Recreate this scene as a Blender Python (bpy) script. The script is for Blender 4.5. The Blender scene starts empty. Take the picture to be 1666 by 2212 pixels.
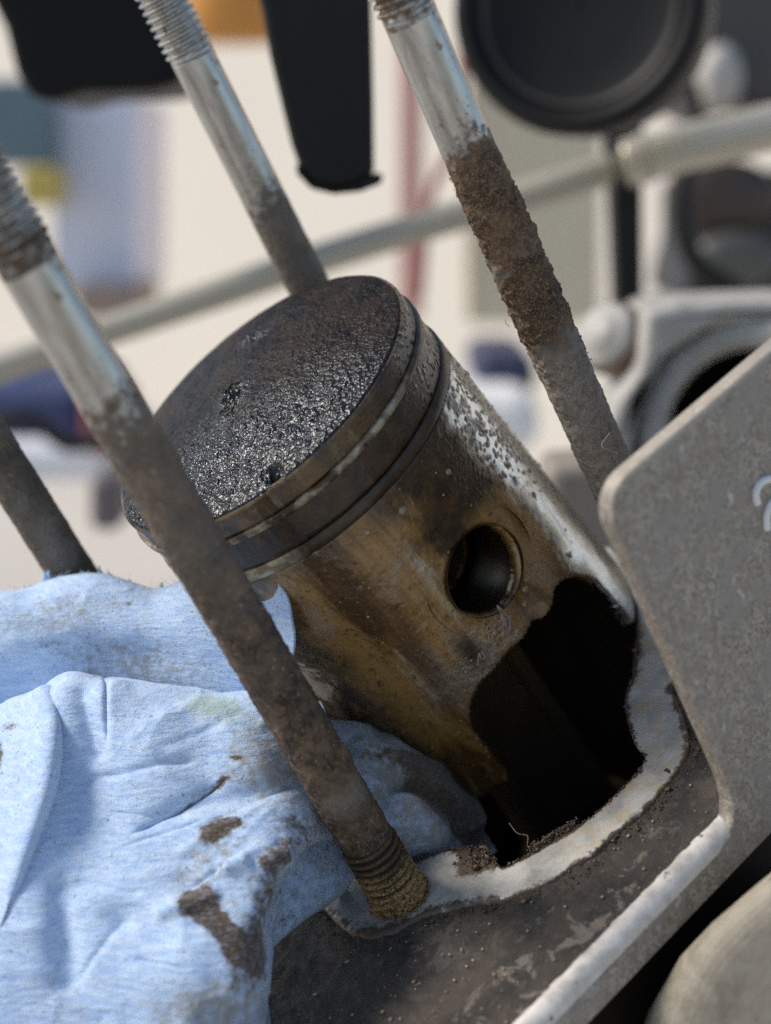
import bpy, math, random
import numpy as np
from mathutils import Matrix, Vector, Euler

# ------------------------------------------------------------------ scene, camera, light
S = bpy.context.scene
COL = S.collection
S.unit_settings.scale_length = 0.01            # 1 unit = 1 cm
R_ = math.radians

PITCH = 12.0
cam_d = bpy.data.cameras.new("camera")
cam = bpy.data.objects.new("camera", cam_d)
COL.objects.link(cam)
cam.location = (0, 0, 62)
cam.rotation_euler = (R_(90 - PITCH), 0, 0)
cam_d.sensor_width = 36.0
cam_d.lens = 36.0 * 5200 / 3320
cam_d.clip_start = 0.5
cam_d.clip_end = 5000
cam_d.dof.use_dof = True
cam_d.dof.focus_distance = 22.2
cam_d.dof.aperture_fstop = 0.120
cam_d.dof.aperture_blades = 0
S.camera = cam
bpy.context.view_layer.update()
CM = Matrix.Translation(cam.location) @ Euler(cam.rotation_euler).to_matrix().to_4x4()

SUN_DIR = Vector((-0.74, 0.05, 0.67)).normalized()       # towards the sun
world = bpy.data.worlds.new("World")
S.world = world
world.use_nodes = True
wn = world.node_tree
sky = wn.nodes.new("ShaderNodeTexSky")
sky.sky_type = 'NISHITA'
sky.sun_disc = False
sky.sun_elevation = math.asin(SUN_DIR.z)
sky.sun_rotation = math.atan2(SUN_DIR.x, SUN_DIR.y)
wn.links.new(sky.outputs[0], wn.nodes["Background"].inputs[0])
wn.nodes["Background"].inputs[1].default_value = 0.15
sun_d = bpy.data.lights.new("sun", 'SUN')
sun_d.energy = 3.2
sun_d.angle = R_(17.0)
sun_d.color = (1.0, 0.95, 0.87)
sun = bpy.data.objects.new("sun", sun_d)
COL.objects.link(sun)
sun.rotation_euler = SUN_DIR.to_track_quat('Z', 'Y').to_euler()
S.view_settings.view_transform = 'Standard'
S.view_settings.look = 'None'
S.view_settings.exposure = 0.12
S.view_settings.gamma = 1.0
S.cycles.max_bounces = 8
S.cycles.caustics_reflective = False
S.cycles.caustics_refractive = False
S.cycles.sample_clamp_indirect = 6.0
S.cycles.use_denoising = False
S.cycles.use_adaptive_sampling = False

# ------------------------------------------------------------------ frames of reference
F_PX = 5200 / 1.5006                            # focal length in the units used for picture measurements
def cam_pt(x, y, D):                            # a measured direction and a distance -> point in the place
    return CM @ Vector(((x - 833) / F_PX * D, -(y - 1106) / F_PX * D, -D))
def cvec(v): return Vector((v[0], -v[1], -v[2]))
eX = cvec((0.71977914, -0.57641826, 0.38685912))
eY = cvec((-0.55517216, -0.14339388, 0.81928143))
eZ = cvec((-0.41677555, -0.8044751, -0.4232233))
EC = cvec((0.7090303, 3.18937037, 25.89676156))
M3 = Matrix((eX, eY, eZ)).transposed()
EM = CM @ (Matrix.Translation(EC) @ M3.to_4x4())  # engine frame: z up the cylinder axis, deck at z = 0
EMI = EM.inverted()
PU = Vector((-0.2314, 0.0, 0.9728)).normalized()
PXX = Vector((0.9728, 0.0, 0.2314)).normalized()
PF = Vector((0, -1, 0))
PO = Vector((-0.09, -0.04, 6.09))
PM3 = Matrix((PXX, -PF, PU)).transposed()        # piston frame: x right, y away, z up its own axis
PM = EM @ Matrix.Translation(PO) @ PM3.to_4x4()

# ------------------------------------------------------------------ noise
rng = np.random.RandomState(7)
_perm = np.concatenate([rng.permutation(256)] * 3)
_g = rng.normal(size=(256, 3)); _g /= np.linalg.norm(_g, axis=1)[:, None]
def pn(P, f=1.0, off=0.0):
    P = np.asarray(P, float) * f + off
    i = np.floor(P).astype(int); u = P - i; i &= 255
    w = u * u * u * (u * (u * 6 - 15) + 10)
    out = 0
    for dx in (0, 1):
        for dy in (0, 1):
            for dz in (0, 1):
                h = _perm[_perm[_perm[(i[:, 0] + dx) & 255] + ((i[:, 1] + dy) & 255)] + ((i[:, 2] + dz) & 255)]
                g = _g[h]
                d = (u[:, 0] - dx) * g[:, 0] + (u[:, 1] - dy) * g[:, 1] + (u[:, 2] - dz) * g[:, 2]
                wt = (w[:, 0] if dx else 1 - w[:, 0]) * (w[:, 1] if dy else 1 - w[:, 1]) * (w[:, 2] if dz else 1 - w[:, 2])
                out = out + d * wt
    return out
def fbm(P, f=1.0, o=4, off=0.0, gain=.5):
    a, s = 1.0, 0
    for k in range(o):
        s = s + a * pn(P, f, off + 17.3 * k); f *= 2.03; a *= gain
    return s
def sstep(a, b, x):
    t = np.clip((x - a) / (b - a), 0, 1); return t * t * (3 - 2 * t)

# ------------------------------------------------------------------ mesh building
def mk(name, V, Fc, m, parent=None, mat=None, smooth=True, attrs=None):
    V = np.asarray(V, np.float32).reshape(-1, 3)
    me = bpy.data.meshes.new(name)
    if isinstance(Fc, np.ndarray):
        k = Fc.shape[1]; n = len(Fc)
        me.vertices.add(len(V)); me.vertices.foreach_set("co", V.ravel())
        me.loops.add(n * k); me.loops.foreach_set("vertex_index", Fc.astype(np.int32).ravel())
        me.polygons.add(n)
        me.polygons.foreach_set("loop_start", np.arange(0, n * k, k, dtype=np.int32))
        me.polygons.foreach_set("loop_total", np.full(n, k, np.int32))
    else:
        me.from_pydata(V.tolist(), [], Fc)
    me.update(); me.validate()
    if smooth: me.polygons.foreach_set("use_smooth", np.ones(len(me.polygons), bool))
    for k_, a in (attrs or {}).items():
        at = me.attributes.new(k_, 'FLOAT', 'POINT'); at.data.foreach_set("value", np.asarray(a, np.float32))
    if m: me.materials.append(m)
    o = bpy.data.objects.new(name, me); COL.objects.link(o)
    if parent: o.parent = parent
    if mat is not None: o.matrix_world = mat if not parent else o.matrix_world
    return o
def root(name, mat):
    o = bpy.data.objects.new(name, None); COL.objects.link(o); o.matrix_world = mat
    o.empty_display_size = .5
    return o
def tag(o, label=None, cat=None, group=None, kind=None):
    for k, v in (("label", label), ("category", cat), ("group", group), ("kind", kind)):
        if v: o[k] = v
    return o
def gridf(nu, nv, cu=False):                      # faces of a (nv rows) x (nu columns) grid
    a = np.arange(nu if cu else nu - 1); b = np.arange(nv - 1)
    A, B = np.meshgrid(a, b); A = A.ravel(); B = B.ravel(); A2 = (A + 1) % nu
    return np.stack([B * nu + A, B * nu + A2, (B + 1) * nu + A2, (B + 1) * nu + A], 1)
def lathe(prof, n=96, axis='z', caps=True):
    prof = np.array(prof, float); th = np.linspace(0, 2 * np.pi, n, endpoint=False)
    r, h = prof[:, 0][:, None], prof[:, 1][:, None]
    X = r * np.cos(th); Y = r * np.sin(th); Z = h + 0 * th
    V = np.stack([X, Y, Z], -1).reshape(-1, 3)
    if axis == 'y': V = V[:, [0, 2, 1]] * [1, 1, -1]
    return V, gridf(n, len(prof), True)
def cap_fan(V, Fc, n, row_first=True, row_last=True):
    F2 = [tuple(f) for f in Fc]; nr = len(V) // n
    if row_first: F2.append(tuple(range(n))[::-1])
    if row_last: F2.append(tuple(range((nr - 1) * n, nr * n)))
    return F2
def tubes(paths, radii, n=6):
    Vs, Fs, off = [], [], 0
    for P, r in zip(paths, radii):
        P = np.array(P, float); T = np.gradient(P, axis=0); T /= np.linalg.norm(T, axis=1)[:, None] + 1e-9
        a = np.cross(T, [.31, .52, .79]); a /= np.linalg.norm(a, axis=1)[:, None] + 1e-9; b = np.cross(T, a)
        rr = np.broadcast_to(np.asarray(r, float), (len(P),))[:, None, None]
        th = np.linspace(0, 2 * np.pi, n, endpoint=False)
        ring = P[:, None, :] + rr * (np.cos(th)[None, :, None] * a[:, None, :] + np.sin(th)[None, :, None] * b[:, None, :])
        Vs.append(ring.reshape(-1, 3)); Fs.append(gridf(n, len(P), True) + off); off += len(P) * n
    return np.concatenate(Vs), np.concatenate(Fs)
def spline(P, n):
    P = np.array(P, float); Q = np.concatenate([[2 * P[0] - P[1]], P, [2 * P[-1] - P[-2]]])
    t = np.linspace(0, len(P) - 1 - 1e-9, n); i = t.astype(int); u = (t - i)[:, None]
    p0, p1, p2, p3 = Q[i], Q[i + 1], Q[i + 2], Q[i + 3]
    return .5 * (2 * p1 + (p2 - p0) * u + (2 * p0 - 5 * p1 + 4 * p2 - p3) * u ** 2 + (3 * p1 - p0 - 3 * p2 + p3) * u ** 3)
def chunks(pts, sizes, seed=1, flat=.7):           # small irregular crumbs
    r = np.random.RandomState(seed)
    t = np.array([[0, 0, 1], [.94, 0, -.33], [-.47, .82, -.33], [-.47, -.82, -.33], [0, 0, -1.0], [-.8, 0, .4], [.4, .7, .4], [.4, -.7, .4]])
    f = np.array([[0, 5, 6], [0, 6, 7], [0, 7, 5], [5, 2, 6], [6, 1, 7], [7, 3, 5], [5, 3, 2], [6, 2, 1], [7, 1, 3], [4, 1, 2], [4, 2, 3], [4, 3, 1]])
    n = len(pts)
    J = 1 + .7 * r.uniform(-1, 1, (n, 8, 1))
    q = r.normal(size=(n, 3, 3)); Q, _ = np.linalg.qr(q)
    V = np.einsum('nij,kj->nki', Q, t) * J * np.asarray(sizes)[:, None, None]
    V[..., 2] *= flat
    V = V + np.asarray(pts)[:, None, :]
    Fc = (f[None] + (np.arange(n) * 8)[:, None, None]).reshape(-1, 3)
    return V.reshape(-1, 3), Fc
def bevel(o, w, seg=3, ang=35):
    b = o.modifiers.new("bevel", 'BEVEL'); b.width = w; b.segments = seg; b.limit_method = 'ANGLE'; b.angle_limit = R_(ang)
    return o
def prism2(outline, y0, y1):                       # outline in x,z ; extruded in y
    n = len(outline); V = [(x, y0, z) for x, z in outline] + [(x, y1, z) for x, z in outline]
    Fc = [tuple(range(n)), tuple(range(n, 2 * n))[::-1]] + [(i, i + n, (i + 1) % n + n, (i + 1) % n) for i in range(n)]
    return V, Fc

# ------------------------------------------------------------------ materials
class NT:
    def __init__(s, name):
        s.m = bpy.data.materials.new(name); s.m.use_nodes = True; s.t = s.m.node_tree
        s.b = s.t.nodes["Principled BSDF"]; s.tc = s.t.nodes.new("ShaderNodeTexCoord"); s.co = s.tc.outputs["Object"]
    def n(s, typ, **kw):
        x = s.t.nodes.new(typ)
        for k, v in kw.items(): setattr(x, k, v)
        return x
    def l(s, a, b): s.t.links.new(a, b)
    def put(s, sock, v):
        if hasattr(v, "links"): s.l(v, sock)
        elif isinstance(v, (tuple, list)): sock.default_value = tuple(v) + ((1,) if len(v) == 3 else ())
        else: sock.default_value = v
    def map(s, scale, co=None):
        x = s.n("ShaderNodeMapping"); s.l(co or s.co, x.inputs[0]); x.inputs["Scale"].default_value = scale; return x.outputs[0]
    def noise(s, sc, det=4, rough=.55, co=None, dist=0.0):
        x = s.n("ShaderNodeTexNoise"); s.l(co or s.co, x.inputs["Vector"])
        x.inputs["Scale"].default_value = sc; x.inputs["Detail"].default_value = det; x.inputs["Roughness"].default_value = rough
        x.inputs["Distortion"].default_value = dist
        return x.outputs["Fac"]
    def voro(s, sc, feat='F1', co=None, rnd=1.0):
        x = s.n("ShaderNodeTexVoronoi", feature=feat); s.l(co or s.co, x.inputs["Vector"]); x.inputs["Scale"].default_value = sc
        x.inputs["Randomness"].default_value = rnd
        return x.outputs["Distance"]
    def ramp(s, f, a, b, lo=0.0, hi=1.0):
        x = s.n("ShaderNodeMapRange", interpolation_type='SMOOTHSTEP'); s.l(f, x.inputs[0])
        for i, v in enumerate((a, b, lo, hi)): s.put(x.inputs[i + 1], v)
        return x.outputs[0]
    def mix(s, f, a, b):
        x = s.n("ShaderNodeMix", data_type='RGBA'); s.put(x.inputs[0], f); s.put(x.inputs[6], a); s.put(x.inputs[7], b); return x.outputs[2]
    def math(s, op, a, b=0.0, cl=False):
        x = s.n("ShaderNodeMath", operation=op, use_clamp=cl); s.put(x.inputs[0], a); s.put(x.inputs[1], b); return x.outputs[0]
    def attr(s, nm):
        x = s.n("ShaderNodeAttribute", attribute_name=nm); return x.outputs["Fac"]
    def bump(s, h, st=.5, d=.02, nrm=None):
        x = s.n("ShaderNodeBump"); s.l(h, x.inputs["Height"]); s.put(x.inputs["Strength"], st); x.inputs["Distance"].default_value = d
        if nrm: s.l(nrm, x.inputs["Normal"])
        return x.outputs[0]
    def set(s, col=None, rough=None, metal=None, nrm=None, **kw):
        for k, v in (("Base Color", col), ("Roughness", rough), ("Metallic", metal), ("Normal", nrm)):
            if v is not None: s.put(s.b.inputs[k], v)
        for k, v in kw.items(): s.put(s.b.inputs[k], v)
        return s.m

def m_carbon():
    t = NT("carbon_crust"); big = t.noise(1.6, 5); fine = t.noise(19, 1, .5); mid = t.noise(9, 2)
    wet = t.attr("wet")
    c = t.mix(t.ramp(big, .4, .65), (.006, .005, .0045), (.024, .016, .010))
    c = t.mix(t.ramp(mid, .55, .75), c, (.042, .027, .016))
    c = t.mix(t.ramp(t.noise(40, 2), .68, .76), c, (.16, .11, .07))
    c = t.mix(wet, c, (.006, .0055, .005))
    r = t.ramp(wet, 0, 1, .42, .20)
    h = t.math('ADD', t.math('MULTIPLY', fine, 1.0), t.math('MULTIPLY', mid, .8))
    return t.set(c, r, 0.0, t.bump(h, t.ramp(wet, 0, 1, .6, .7), .05), **{"Specular IOR Level": t.ramp(wet, 0, 1, .10, .45), "IOR": 1.5})
def m_skirt(flat=False):
    t = NT("varnished_aluminium")
    st = t.map((1, 1, .22)); w = t.noise(1.2, 6, .62, st, .8); w2 = t.noise(3.2, 6, .65, st, .6); fine = t.noise(26, 3)
    sc = t.noise(14, 3, .6, t.map((3.0, 3.0, .12)))
    flank, film, bare, dark_zone = t.attr("flank"), t.attr("film"), t.attr("bare"), t.attr("dark_zone")
    c = t.mix(t.ramp(w, .38, .62), (.075, .034, .007), (.33, .185, .050))
    c = t.mix(t.ramp(w2, .56, .66), c, (.38, .29, .16))
    c = t.mix(t.ramp(t.noise(11, 5, .7), .56, .66), c, (.14, .070, .018)); c = t.mix(t.ramp(t.noise(24, 4, .6), .64, .70), c, (.42, .33, .21))
    c = t.mix(t.ramp(t.noise(5, 6, .7), .56, .7), c, (.045, .024, .010))
    met = t.mix(sc, (.27, .25, .21), (.50, .47, .42))
    bm = t.math('MULTIPLY', bare, t.ramp(w2, .40, .56), True)
    c = t.mix(bm, c, met)
    fl = t.mix(t.ramp(w2, .42, .58), (.86, .86, .85), (.40, .35, .25))
    fl = t.mix(t.math('MULTIPLY', sc, .4), fl, (.30, .28, .24))
    bd = t.voro(9.5, 'SMOOTH_F1', None); lat = t.math('MULTIPLY', t.ramp(bd, .26, .46), t.ramp(t.noise(3, 3), .36, .52))
    fl = t.mix(t.attr("beads"), fl, t.mix(lat, (.085, .068, .042), (.84, .84, .82)))
    fl = t.mix(t.attr("olive"), fl, t.mix(t.ramp(t.noise(5, 4), .4, .6), (.060, .045, .020), (.20, .155, .075)))
    c = t.mix(flank, c, fl)
    ce = t.ramp(t.voro(11, 'DISTANCE_TO_EDGE', t.map((1, 1, 1))), .03, .10, 1, 0)
    ce2 = t.ramp(t.voro(24, 'DISTANCE_TO_EDGE'), .04, .16, 1, 0)
    fm = t.math('MULTIPLY', t.attr("foam"), t.math('MAXIMUM', t.math('MULTIPLY', ce, t.ramp(t.noise(3, 3), .42, .55)), t.math('MULTIPLY', ce2, t.ramp(t.noise(4, 4), .5, .6))))
    c = t.mix(t.math('MULTIPLY', fm, .95), c, (.55, .46, .40))
    c = t.mix(film, c, t.mix(t.ramp(t.noise(3, 5, .65), .42, .62), (.022, .012, .006), (.070, .038, .014)))
    c = t.mix(t.math('MULTIPLY', dark_zone, t.ramp(t.noise(4, 6, .7), .3, .6)), c, (.016, .013, .011))
    rg = t.ramp(t.noise(7, 4), .3, .7, .28, .48)
    rg = t.mix(film, rg, (.27,) * 3); rg = t.mix(flank, rg, (.09,) * 3)
    mt = t.math('MAXIMUM', t.math('MULTIPLY', bm, .85), t.math('MULTIPLY', flank, t.ramp(t.math('MAXIMUM', t.attr('olive'), t.math('MULTIPLY', t.attr('beads'), t.math('SUBTRACT', 1.0, lat))), 0, 1, .97, .0)))
    mt = t.math('ADD', mt, .25, True); mt = t.math('MULTIPLY', mt, t.ramp(film, 0, 1, 1, .0))
    h = t.math('ADD', t.math('MULTIPLY', t.noise(18, 5, .65), .7), t.math('MULTIPLY', sc, .3))
    vd = t.ramp(t.voro(9.5, 'SMOOTH_F1', None), .05, .45, 1, 0)
    h = t.math('ADD', h, t.math('MULTIPLY', fm, .8))
    h = t.math('ADD', h, t.math('MULTIPLY', vd, t.math('MULTIPLY', t.attr("beads"), 1.8)))
    return t.set(c, rg, mt, t.bump(h, .6, .03), **{"Coat Weight": t.math('ADD', t.math('ADD', t.math('MULTIPLY', film, -.35), .65), t.math('MULTIPLY', flank, -.5), True), "Coat Roughness": .07, "Specular IOR Level": t.math('ADD', t.ramp(film, 0, 1, .5, .35), t.math('MULTIPLY', flank, .45))})
def m_ring():
    t = NT("piston_ring_iron"); w = t.noise(6, 4); c = t.mix(t.ramp(w, .35, .65), (.17, .125, .07), (.40, .34, .24))
    c = t.mix(t.ramp(t.noise(2.2, 4), .5, .62), c, (.06, .038, .018))
    c = t.mix(t.attr('film'), c, (.030, .019, .010)); return t.set(c, .38, .3, t.bump(t.noise(24, 3), .3, .01))
def m_stud(name, dark, mid, tan, spec=.52):
    t = NT(name); rust = t.attr("rust"); nz = t.noise(8, 6, .65); fine = t.noise(34, 4, .6); st = t.noise(7, 3, .6, t.map((1, 1, .15)))
    steel = t.mix(t.ramp(st, .3, .7), (.33, .315, .285), (.55, .54, .505))
    steel = t.mix(t.ramp(t.noise(5, 5), .62, .72), steel, (.20, .14, .09))
    big = t.noise(2.2, 5, .65); c = t.mix(t.ramp(nz, .35, .62), dark, mid); c = t.mix(t.ramp(big, .48, .66), c, tuple(x * 1.5 for x in mid)); c = t.mix(t.ramp(big, .44, .34), c, dark)
    c = t.mix(t.ramp(t.noise(19, 2, .5), .66, .72), c, tuple(x * 1.6 for x in tan)); c = t.mix(t.ramp(fine, spec, spec + .16), c, tan); c = t.mix(t.attr('dark'), c, (.016, .011, .007))
    k = t.ramp(t.math('ADD', rust, t.math('MULTIPLY', t.math('SUBTRACT', t.math('ADD', t.math('MULTIPLY', nz, .55), t.math('MULTIPLY', big, .45)), .5), 2.0)), .36, .66)
    speck = t.math('MULTIPLY', t.ramp(t.noise(17, 4), .60, .68), t.ramp(rust, 0.02, .3))
    k = t.math('MAXIMUM', k, speck)
    h = t.math('ADD', fine, t.math('MULTIPLY', nz, .5))
    return t.set(t.mix(t.math('MULTIPLY', t.attr("dust"), t.ramp(t.math('ADD', t.math('MULTIPLY', nz, .6), t.math('MULTIPLY', fine, .6)), .52, .70, 1, .25)), t.mix(k, steel, c), t.mix(nz, (.17, .148, .120), (.47, .43, .37))), t.ramp(k, 0, 1, .36, .82), t.ramp(k, 0, 1, 1, 0), t.bump(h, t.ramp(k, 0, 1, .12, .8), .02))
def m_mating():
    t = NT("scraped_aluminium"); cx = t.n("ShaderNodeCombineXYZ"); t.l(t.attr("arc"), cx.inputs[0]); t.l(t.attr("across"), cx.inputs[1]); cv = cx.outputs[0]; along = t.noise(5, 6, .75, t.map((1.4, 5.0, 1), cv)); p = t.noise(1.6, 6, .65); fine = t.noise(40, 3)
    big = t.noise(1.5, 5, .6); scr = t.noise(6, 4, .7, t.map((.35, 9.0, 1), cv))
    c = t.mix(t.ramp(big, .36, .60), (.56, .53, .47), (.345, .33, .295)); c = t.mix(t.math('MULTIPLY', t.ramp(along, .5, .62), .5), c, (.44, .43, .40))
    c = t.mix(t.ramp(scr, .62, .70), c, (.17, .17, .17)); c = t.mix(t.ramp(scr, .36, .30), c, (.78, .76, .71))
    c = t.mix(t.math('MULTIPLY', t.math('MULTIPLY', t.ramp(t.noise(2.9, 7, .82), .46, .62), .8), t.attr("yellow")), c, (.50, .385, .20))
    c = t.mix(t.math('MULTIPLY', t.ramp(p, .56, .64), .6), c, (.27, .255, .23))
    c = t.mix(t.ramp(t.math('ADD', t.attr("dirt"), t.math('MULTIPLY', t.math('SUBTRACT', t.noise(5, 6, .75), .5), 1.6)), .42, .72), c, (.095, .066, .042))
    return t.set(c, t.ramp(fine, .3, .7, .42, .62), .35, t.bump(scr, .2, .006))
def m_deck():
    t = NT("grimy_casting"); a = t.noise(1.3, 6, .65); b = t.noise(7, 5, .7); fine = t.noise(38, 4, .65)
    c = t.mix(t.ramp(a, .35, .65), (.028, .025, .022), (.070, .054, .040))
    c = t.mix(t.ramp(b, .52, .68), c, (.095, .072, .052))
    c = t.mix(t.ramp(fine, .64, .72), c, (.26, .20, .14))
    pz = t.math('MULTIPLY', t.ramp(t.noise(2.1, 6, .7, None, .5), .55, .59), t.attr("worn"))
    c = t.mix(t.math('MULTIPLY', pz, .75), c, (.20, .165, .132))
    return t.set(c, t.ramp(b, .3, .7, .5, .8), 0.0, t.bump(t.math('ADD', fine, b), .9, .03), **{"Specular IOR Level": .4})
def m_cast(name, a, b, dirt, sc=7.0, rough=.55, metal=.25, bmp=.45):
    t = NT(name); n1 = t.noise(sc, 5, .65); n2 = t.noise(sc * .3, 5, .6); fine = t.noise(sc * 6, 3)
    c = t.mix(t.ramp(n1, .34, .68), a, b); c = t.mix(t.ramp(n2, .54, .72), c, dirt)
    c = t.mix(t.ramp(t.noise(sc * 1.6, 4), .66, .74), c, tuple(x * .45 for x in dirt))
    return t.set(c, t.ramp(n1, .3, .7, rough - .1, rough + .15), metal, t.bump(t.math('ADD', n1, fine), bmp, .02))
def m_plain(name, c, rough=.5, metal=0.0, var=.25, sc=3.0, bmp=.1, **kw):
    t = NT(name); n1 = t.noise(sc, 5, .6)
    cc = t.mix(n1, tuple(x * (1 - var) for x in c), tuple(min(1, x * (1 + var)) for x in c))
    return t.set(cc, rough, metal, t.bump(t.noise(sc * 8, 3), bmp, .02), **kw)
def m_towel():
    t = NT("blue_paper_towel"); crepe = t.noise(8, 4, .62, t.map((.5, .5, 2.3))); fuzz = t.noise(60, 3, .6); cl = t.noise(.9, 4)
    c = t.mix(cl, (.38, .54, .82), (.50, .65, .87))
    c = t.mix(t.ramp(crepe, .3, .7), c, (.60, .72, .89))
    br = t.noise(7, 6, .7)
    def dirty(nm, colr, lo, hi):
        k = t.ramp(t.math('ADD', t.attr(nm), t.math('MULTIPLY', t.math('SUBTRACT', br, .5), 1.7)), lo, hi)
        return k, colr
    k, cc = dirty("green", (.40, .52, .42), .30, 1.3); c = t.mix(k, c, cc)
    k, cc = dirty("grey", (.30, .30, .28), .35, 1.2); c = t.mix(k, c, cc)
    k, cc = dirty("brown", (.30, .27, .23), .08, .62); c = t.mix(t.math('MULTIPLY', k, .55), c, cc)
    k, cc = dirty("brown", (.085, .055, .032), .34, .74); c = t.mix(t.math('MULTIPLY', k, t.ramp(t.noise(26, 4, .7, t.map((.5, .5, 1.6))), .30, .55, .45, 1.0)), c, t.mix(t.noise(9, 4), (.040, .026, .016), (.15, .10, .06)))
    sp = t.math('MULTIPLY', t.ramp(t.noise(22, 3, .6), .62, .68), t.ramp(t.noise(1.7, 3), .36, .55)); c = t.mix(t.math('MULTIPLY', sp, .75), c, (.12, .11, .10))
    h = t.math('ADD', t.math('MULTIPLY', crepe, 1.0), t.math('MULTIPLY', fuzz, .3))
    m = t.set(c, .95, 0.0, t.bump(h, .85, .06), **{"Sheen Weight": .25, "Specular IOR Level": .15, "Subsurface Weight": .12, "Subsurface Scale": .12})
    t.b.inputs["Subsurface Radius"].default_value = (.5, .7, 1.0)
    return m
MAT_CARBON, MAT_SKIRT, MAT_RING = m_carbon(), m_skirt(), m_ring()
MAT_S_FRONT = m_stud("stud_brown_grime", (.022, .015, .010), (.105, .068, .040), (.23, .165, .105), .55)
MAT_S_RUST = m_stud("stud_flaky_rust", (.022, .013, .008), (.095, .057, .031), (.23, .145, .08), .48)
MAT_S_BASE = m_stud("stud_ochre_rust", (.035, .020, .008), (.21, .115, .035), (.42, .27, .10), .44)
MAT_S_BACK = m_stud("stud_stained", (.035, .027, .020), (.10, .072, .048), (.20, .15, .10), .56)
MAT_MATING, MAT_DECK = m_mating(), m_deck()
def m_plate():
    t = NT("weathered_cast_aluminium"); st = t.map((1, 1, .55)); a = t.noise(8.5, 4, .6, st); b = t.noise(1.4, 4, .6); f = t.noise(30, 3)
    c = t.mix(t.ramp(a, .36, .64), (.275, .232, .186), (.40, .348, .285)); c = t.mix(t.ramp(t.noise(21, 3, .6), .42, .62), c, (.20, .17, .138)); c = t.mix(t.ramp(b, .45, .7), c, (.27, .236, .20))
    c = t.mix(t.ramp(t.noise(7, 3, .5, st), .64, .76), c, (.46, .43, .385)); c = t.mix(t.ramp(t.noise(9, 3, .5), .66, .76), c, (.13, .11, .09))
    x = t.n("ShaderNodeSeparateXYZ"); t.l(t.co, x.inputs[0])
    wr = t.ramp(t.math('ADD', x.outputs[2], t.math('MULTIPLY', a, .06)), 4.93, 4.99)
    c = t.mix(t.math('MULTIPLY', wr, .4), c, (.52, .45, .35))  # sunlit warmth of the top rim painted in as lighter tan
    return t.set(c, t.ramp(a, .3, .7, .5, .75), .1, t.bump(f, .35, .012))
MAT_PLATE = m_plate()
MAT_EDGE = m_cast("pale_edge_aluminium", (.50, .45, .385), (.70, .64, .56), (.36, .285, .205), 4.0, .5, .2, .06)  # deck edge in a paler colour than the castings beside it
MAT_TAN = m_cast("sand_coloured_casting", (.34, .285, .205), (.44, .38, .285), (.27, .22, .155), 4.0, .65, .05)
MAT_BGALU = m_cast("grey_cast_aluminium", (.34, .32, .28), (.46, .44, .40), (.28, .25, .21), 1.6, .6, .15)
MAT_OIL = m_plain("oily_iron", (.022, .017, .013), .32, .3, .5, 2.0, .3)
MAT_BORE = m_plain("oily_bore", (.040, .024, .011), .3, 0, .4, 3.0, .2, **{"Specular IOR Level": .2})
MAT_VOID = m_plain("cavity_shade_black", (.014, .011, .008), .5, 0, .3, **{"Specular IOR Level": .08})  # near-black colour paints in the shade of oily cavities and bores
MAT_ROD = m_plain("dark_forged_steel", (.24, .17, .11), .35, .7, .4, 2.0, .3)
MAT_BLACK = m_plain("black_rubber", (.011, .0105, .010), .5, 0, .3, 1.5, **{"Specular IOR Level": .22})
MAT_BLACK2 = m_plain("black_paint", (.010, .0095, .009), .5, 0, .4, .7, **{"Specular IOR Level": .2})
MAT_CRUMB = m_plain("dark_grime_crumb", (.105, .068, .045), .45, 0, .8, 9.0, .5)
MAT_CRUMB2 = m_plain("pale_grit", (.38, .30, .21), .8, 0, .5, 6.0, .5)
MAT_TOWEL = m_towel()
def m_oil():
    t = NT("amber_oil"); return t.set(t.mix(t.noise(2.5, 2), (.10, .075, .035), (.34, .27, .15)), .04, 0.0, None, **{"Specular IOR Level": 1.0})
MAT_DROP = m_oil()

# ------------------------------------------------------------------ crankcase
INNER = np.array([(2.33,-2.59),(1.96,-2.93),(1.47,-3.2),(1.12,-3.64),(.77,-4.15),(.66,-4.46),(.34,-4.55),(-.12,-4.56),(-.56,-4.54),(-.89,-4.42),(-1.29,-4.27),(-1.62,-4.15),(-1.93,-4.0),(-1.72,-3.62),(-1.85,-3.2),(-2.05,-2.91),(-2.42,-2.6),(-2.75,-1.2),(-2.85,0),(-2.7,1.2),(-2.42,2.6),(-1.85,3.2),(-1.7,3.9),(-.9,4.4),(.3,4.5),(.8,4.1),(1.5,3.2),(2.33,2.59),(3.2,1.8),(3.8,.9),(3.95,0),(3.8,-.9),(3.25,-1.75),(2.75,-2.25)])
OUTER = np.array([(2.01,-3.72),(2.5,-3.8),(3.2,-3.75),(3.85,-3.2),(4.0,-2.4),(4.4,-1.3),(4.55,0),(4.4,1.3),(3.9,2.6),(3.7,3.4),(3,3.8),(1.8,3.9),(1.2,4.8),(-1.2,4.9),(-2.2,4.5),(-3,3.8),(-3.7,3.3),(-3.8,2.5),(-3.55,1),(-3.55,-1),(-3.76,-2.11),(-3.82,-2.42),(-3.8,-2.89),(-3.68,-3.24),(-3.45,-3.47),(-3.04,-3.65),(-2.61,-4.08),(-2.3,-4.51),(-1.83,-4.87),(-1.14,-5.06),(-.52,-5.13),(-.12,-5.18),(.46,-5.12),(.9,-5.05),(1.23,-4.79),(1.66,-4.2)])
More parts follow.
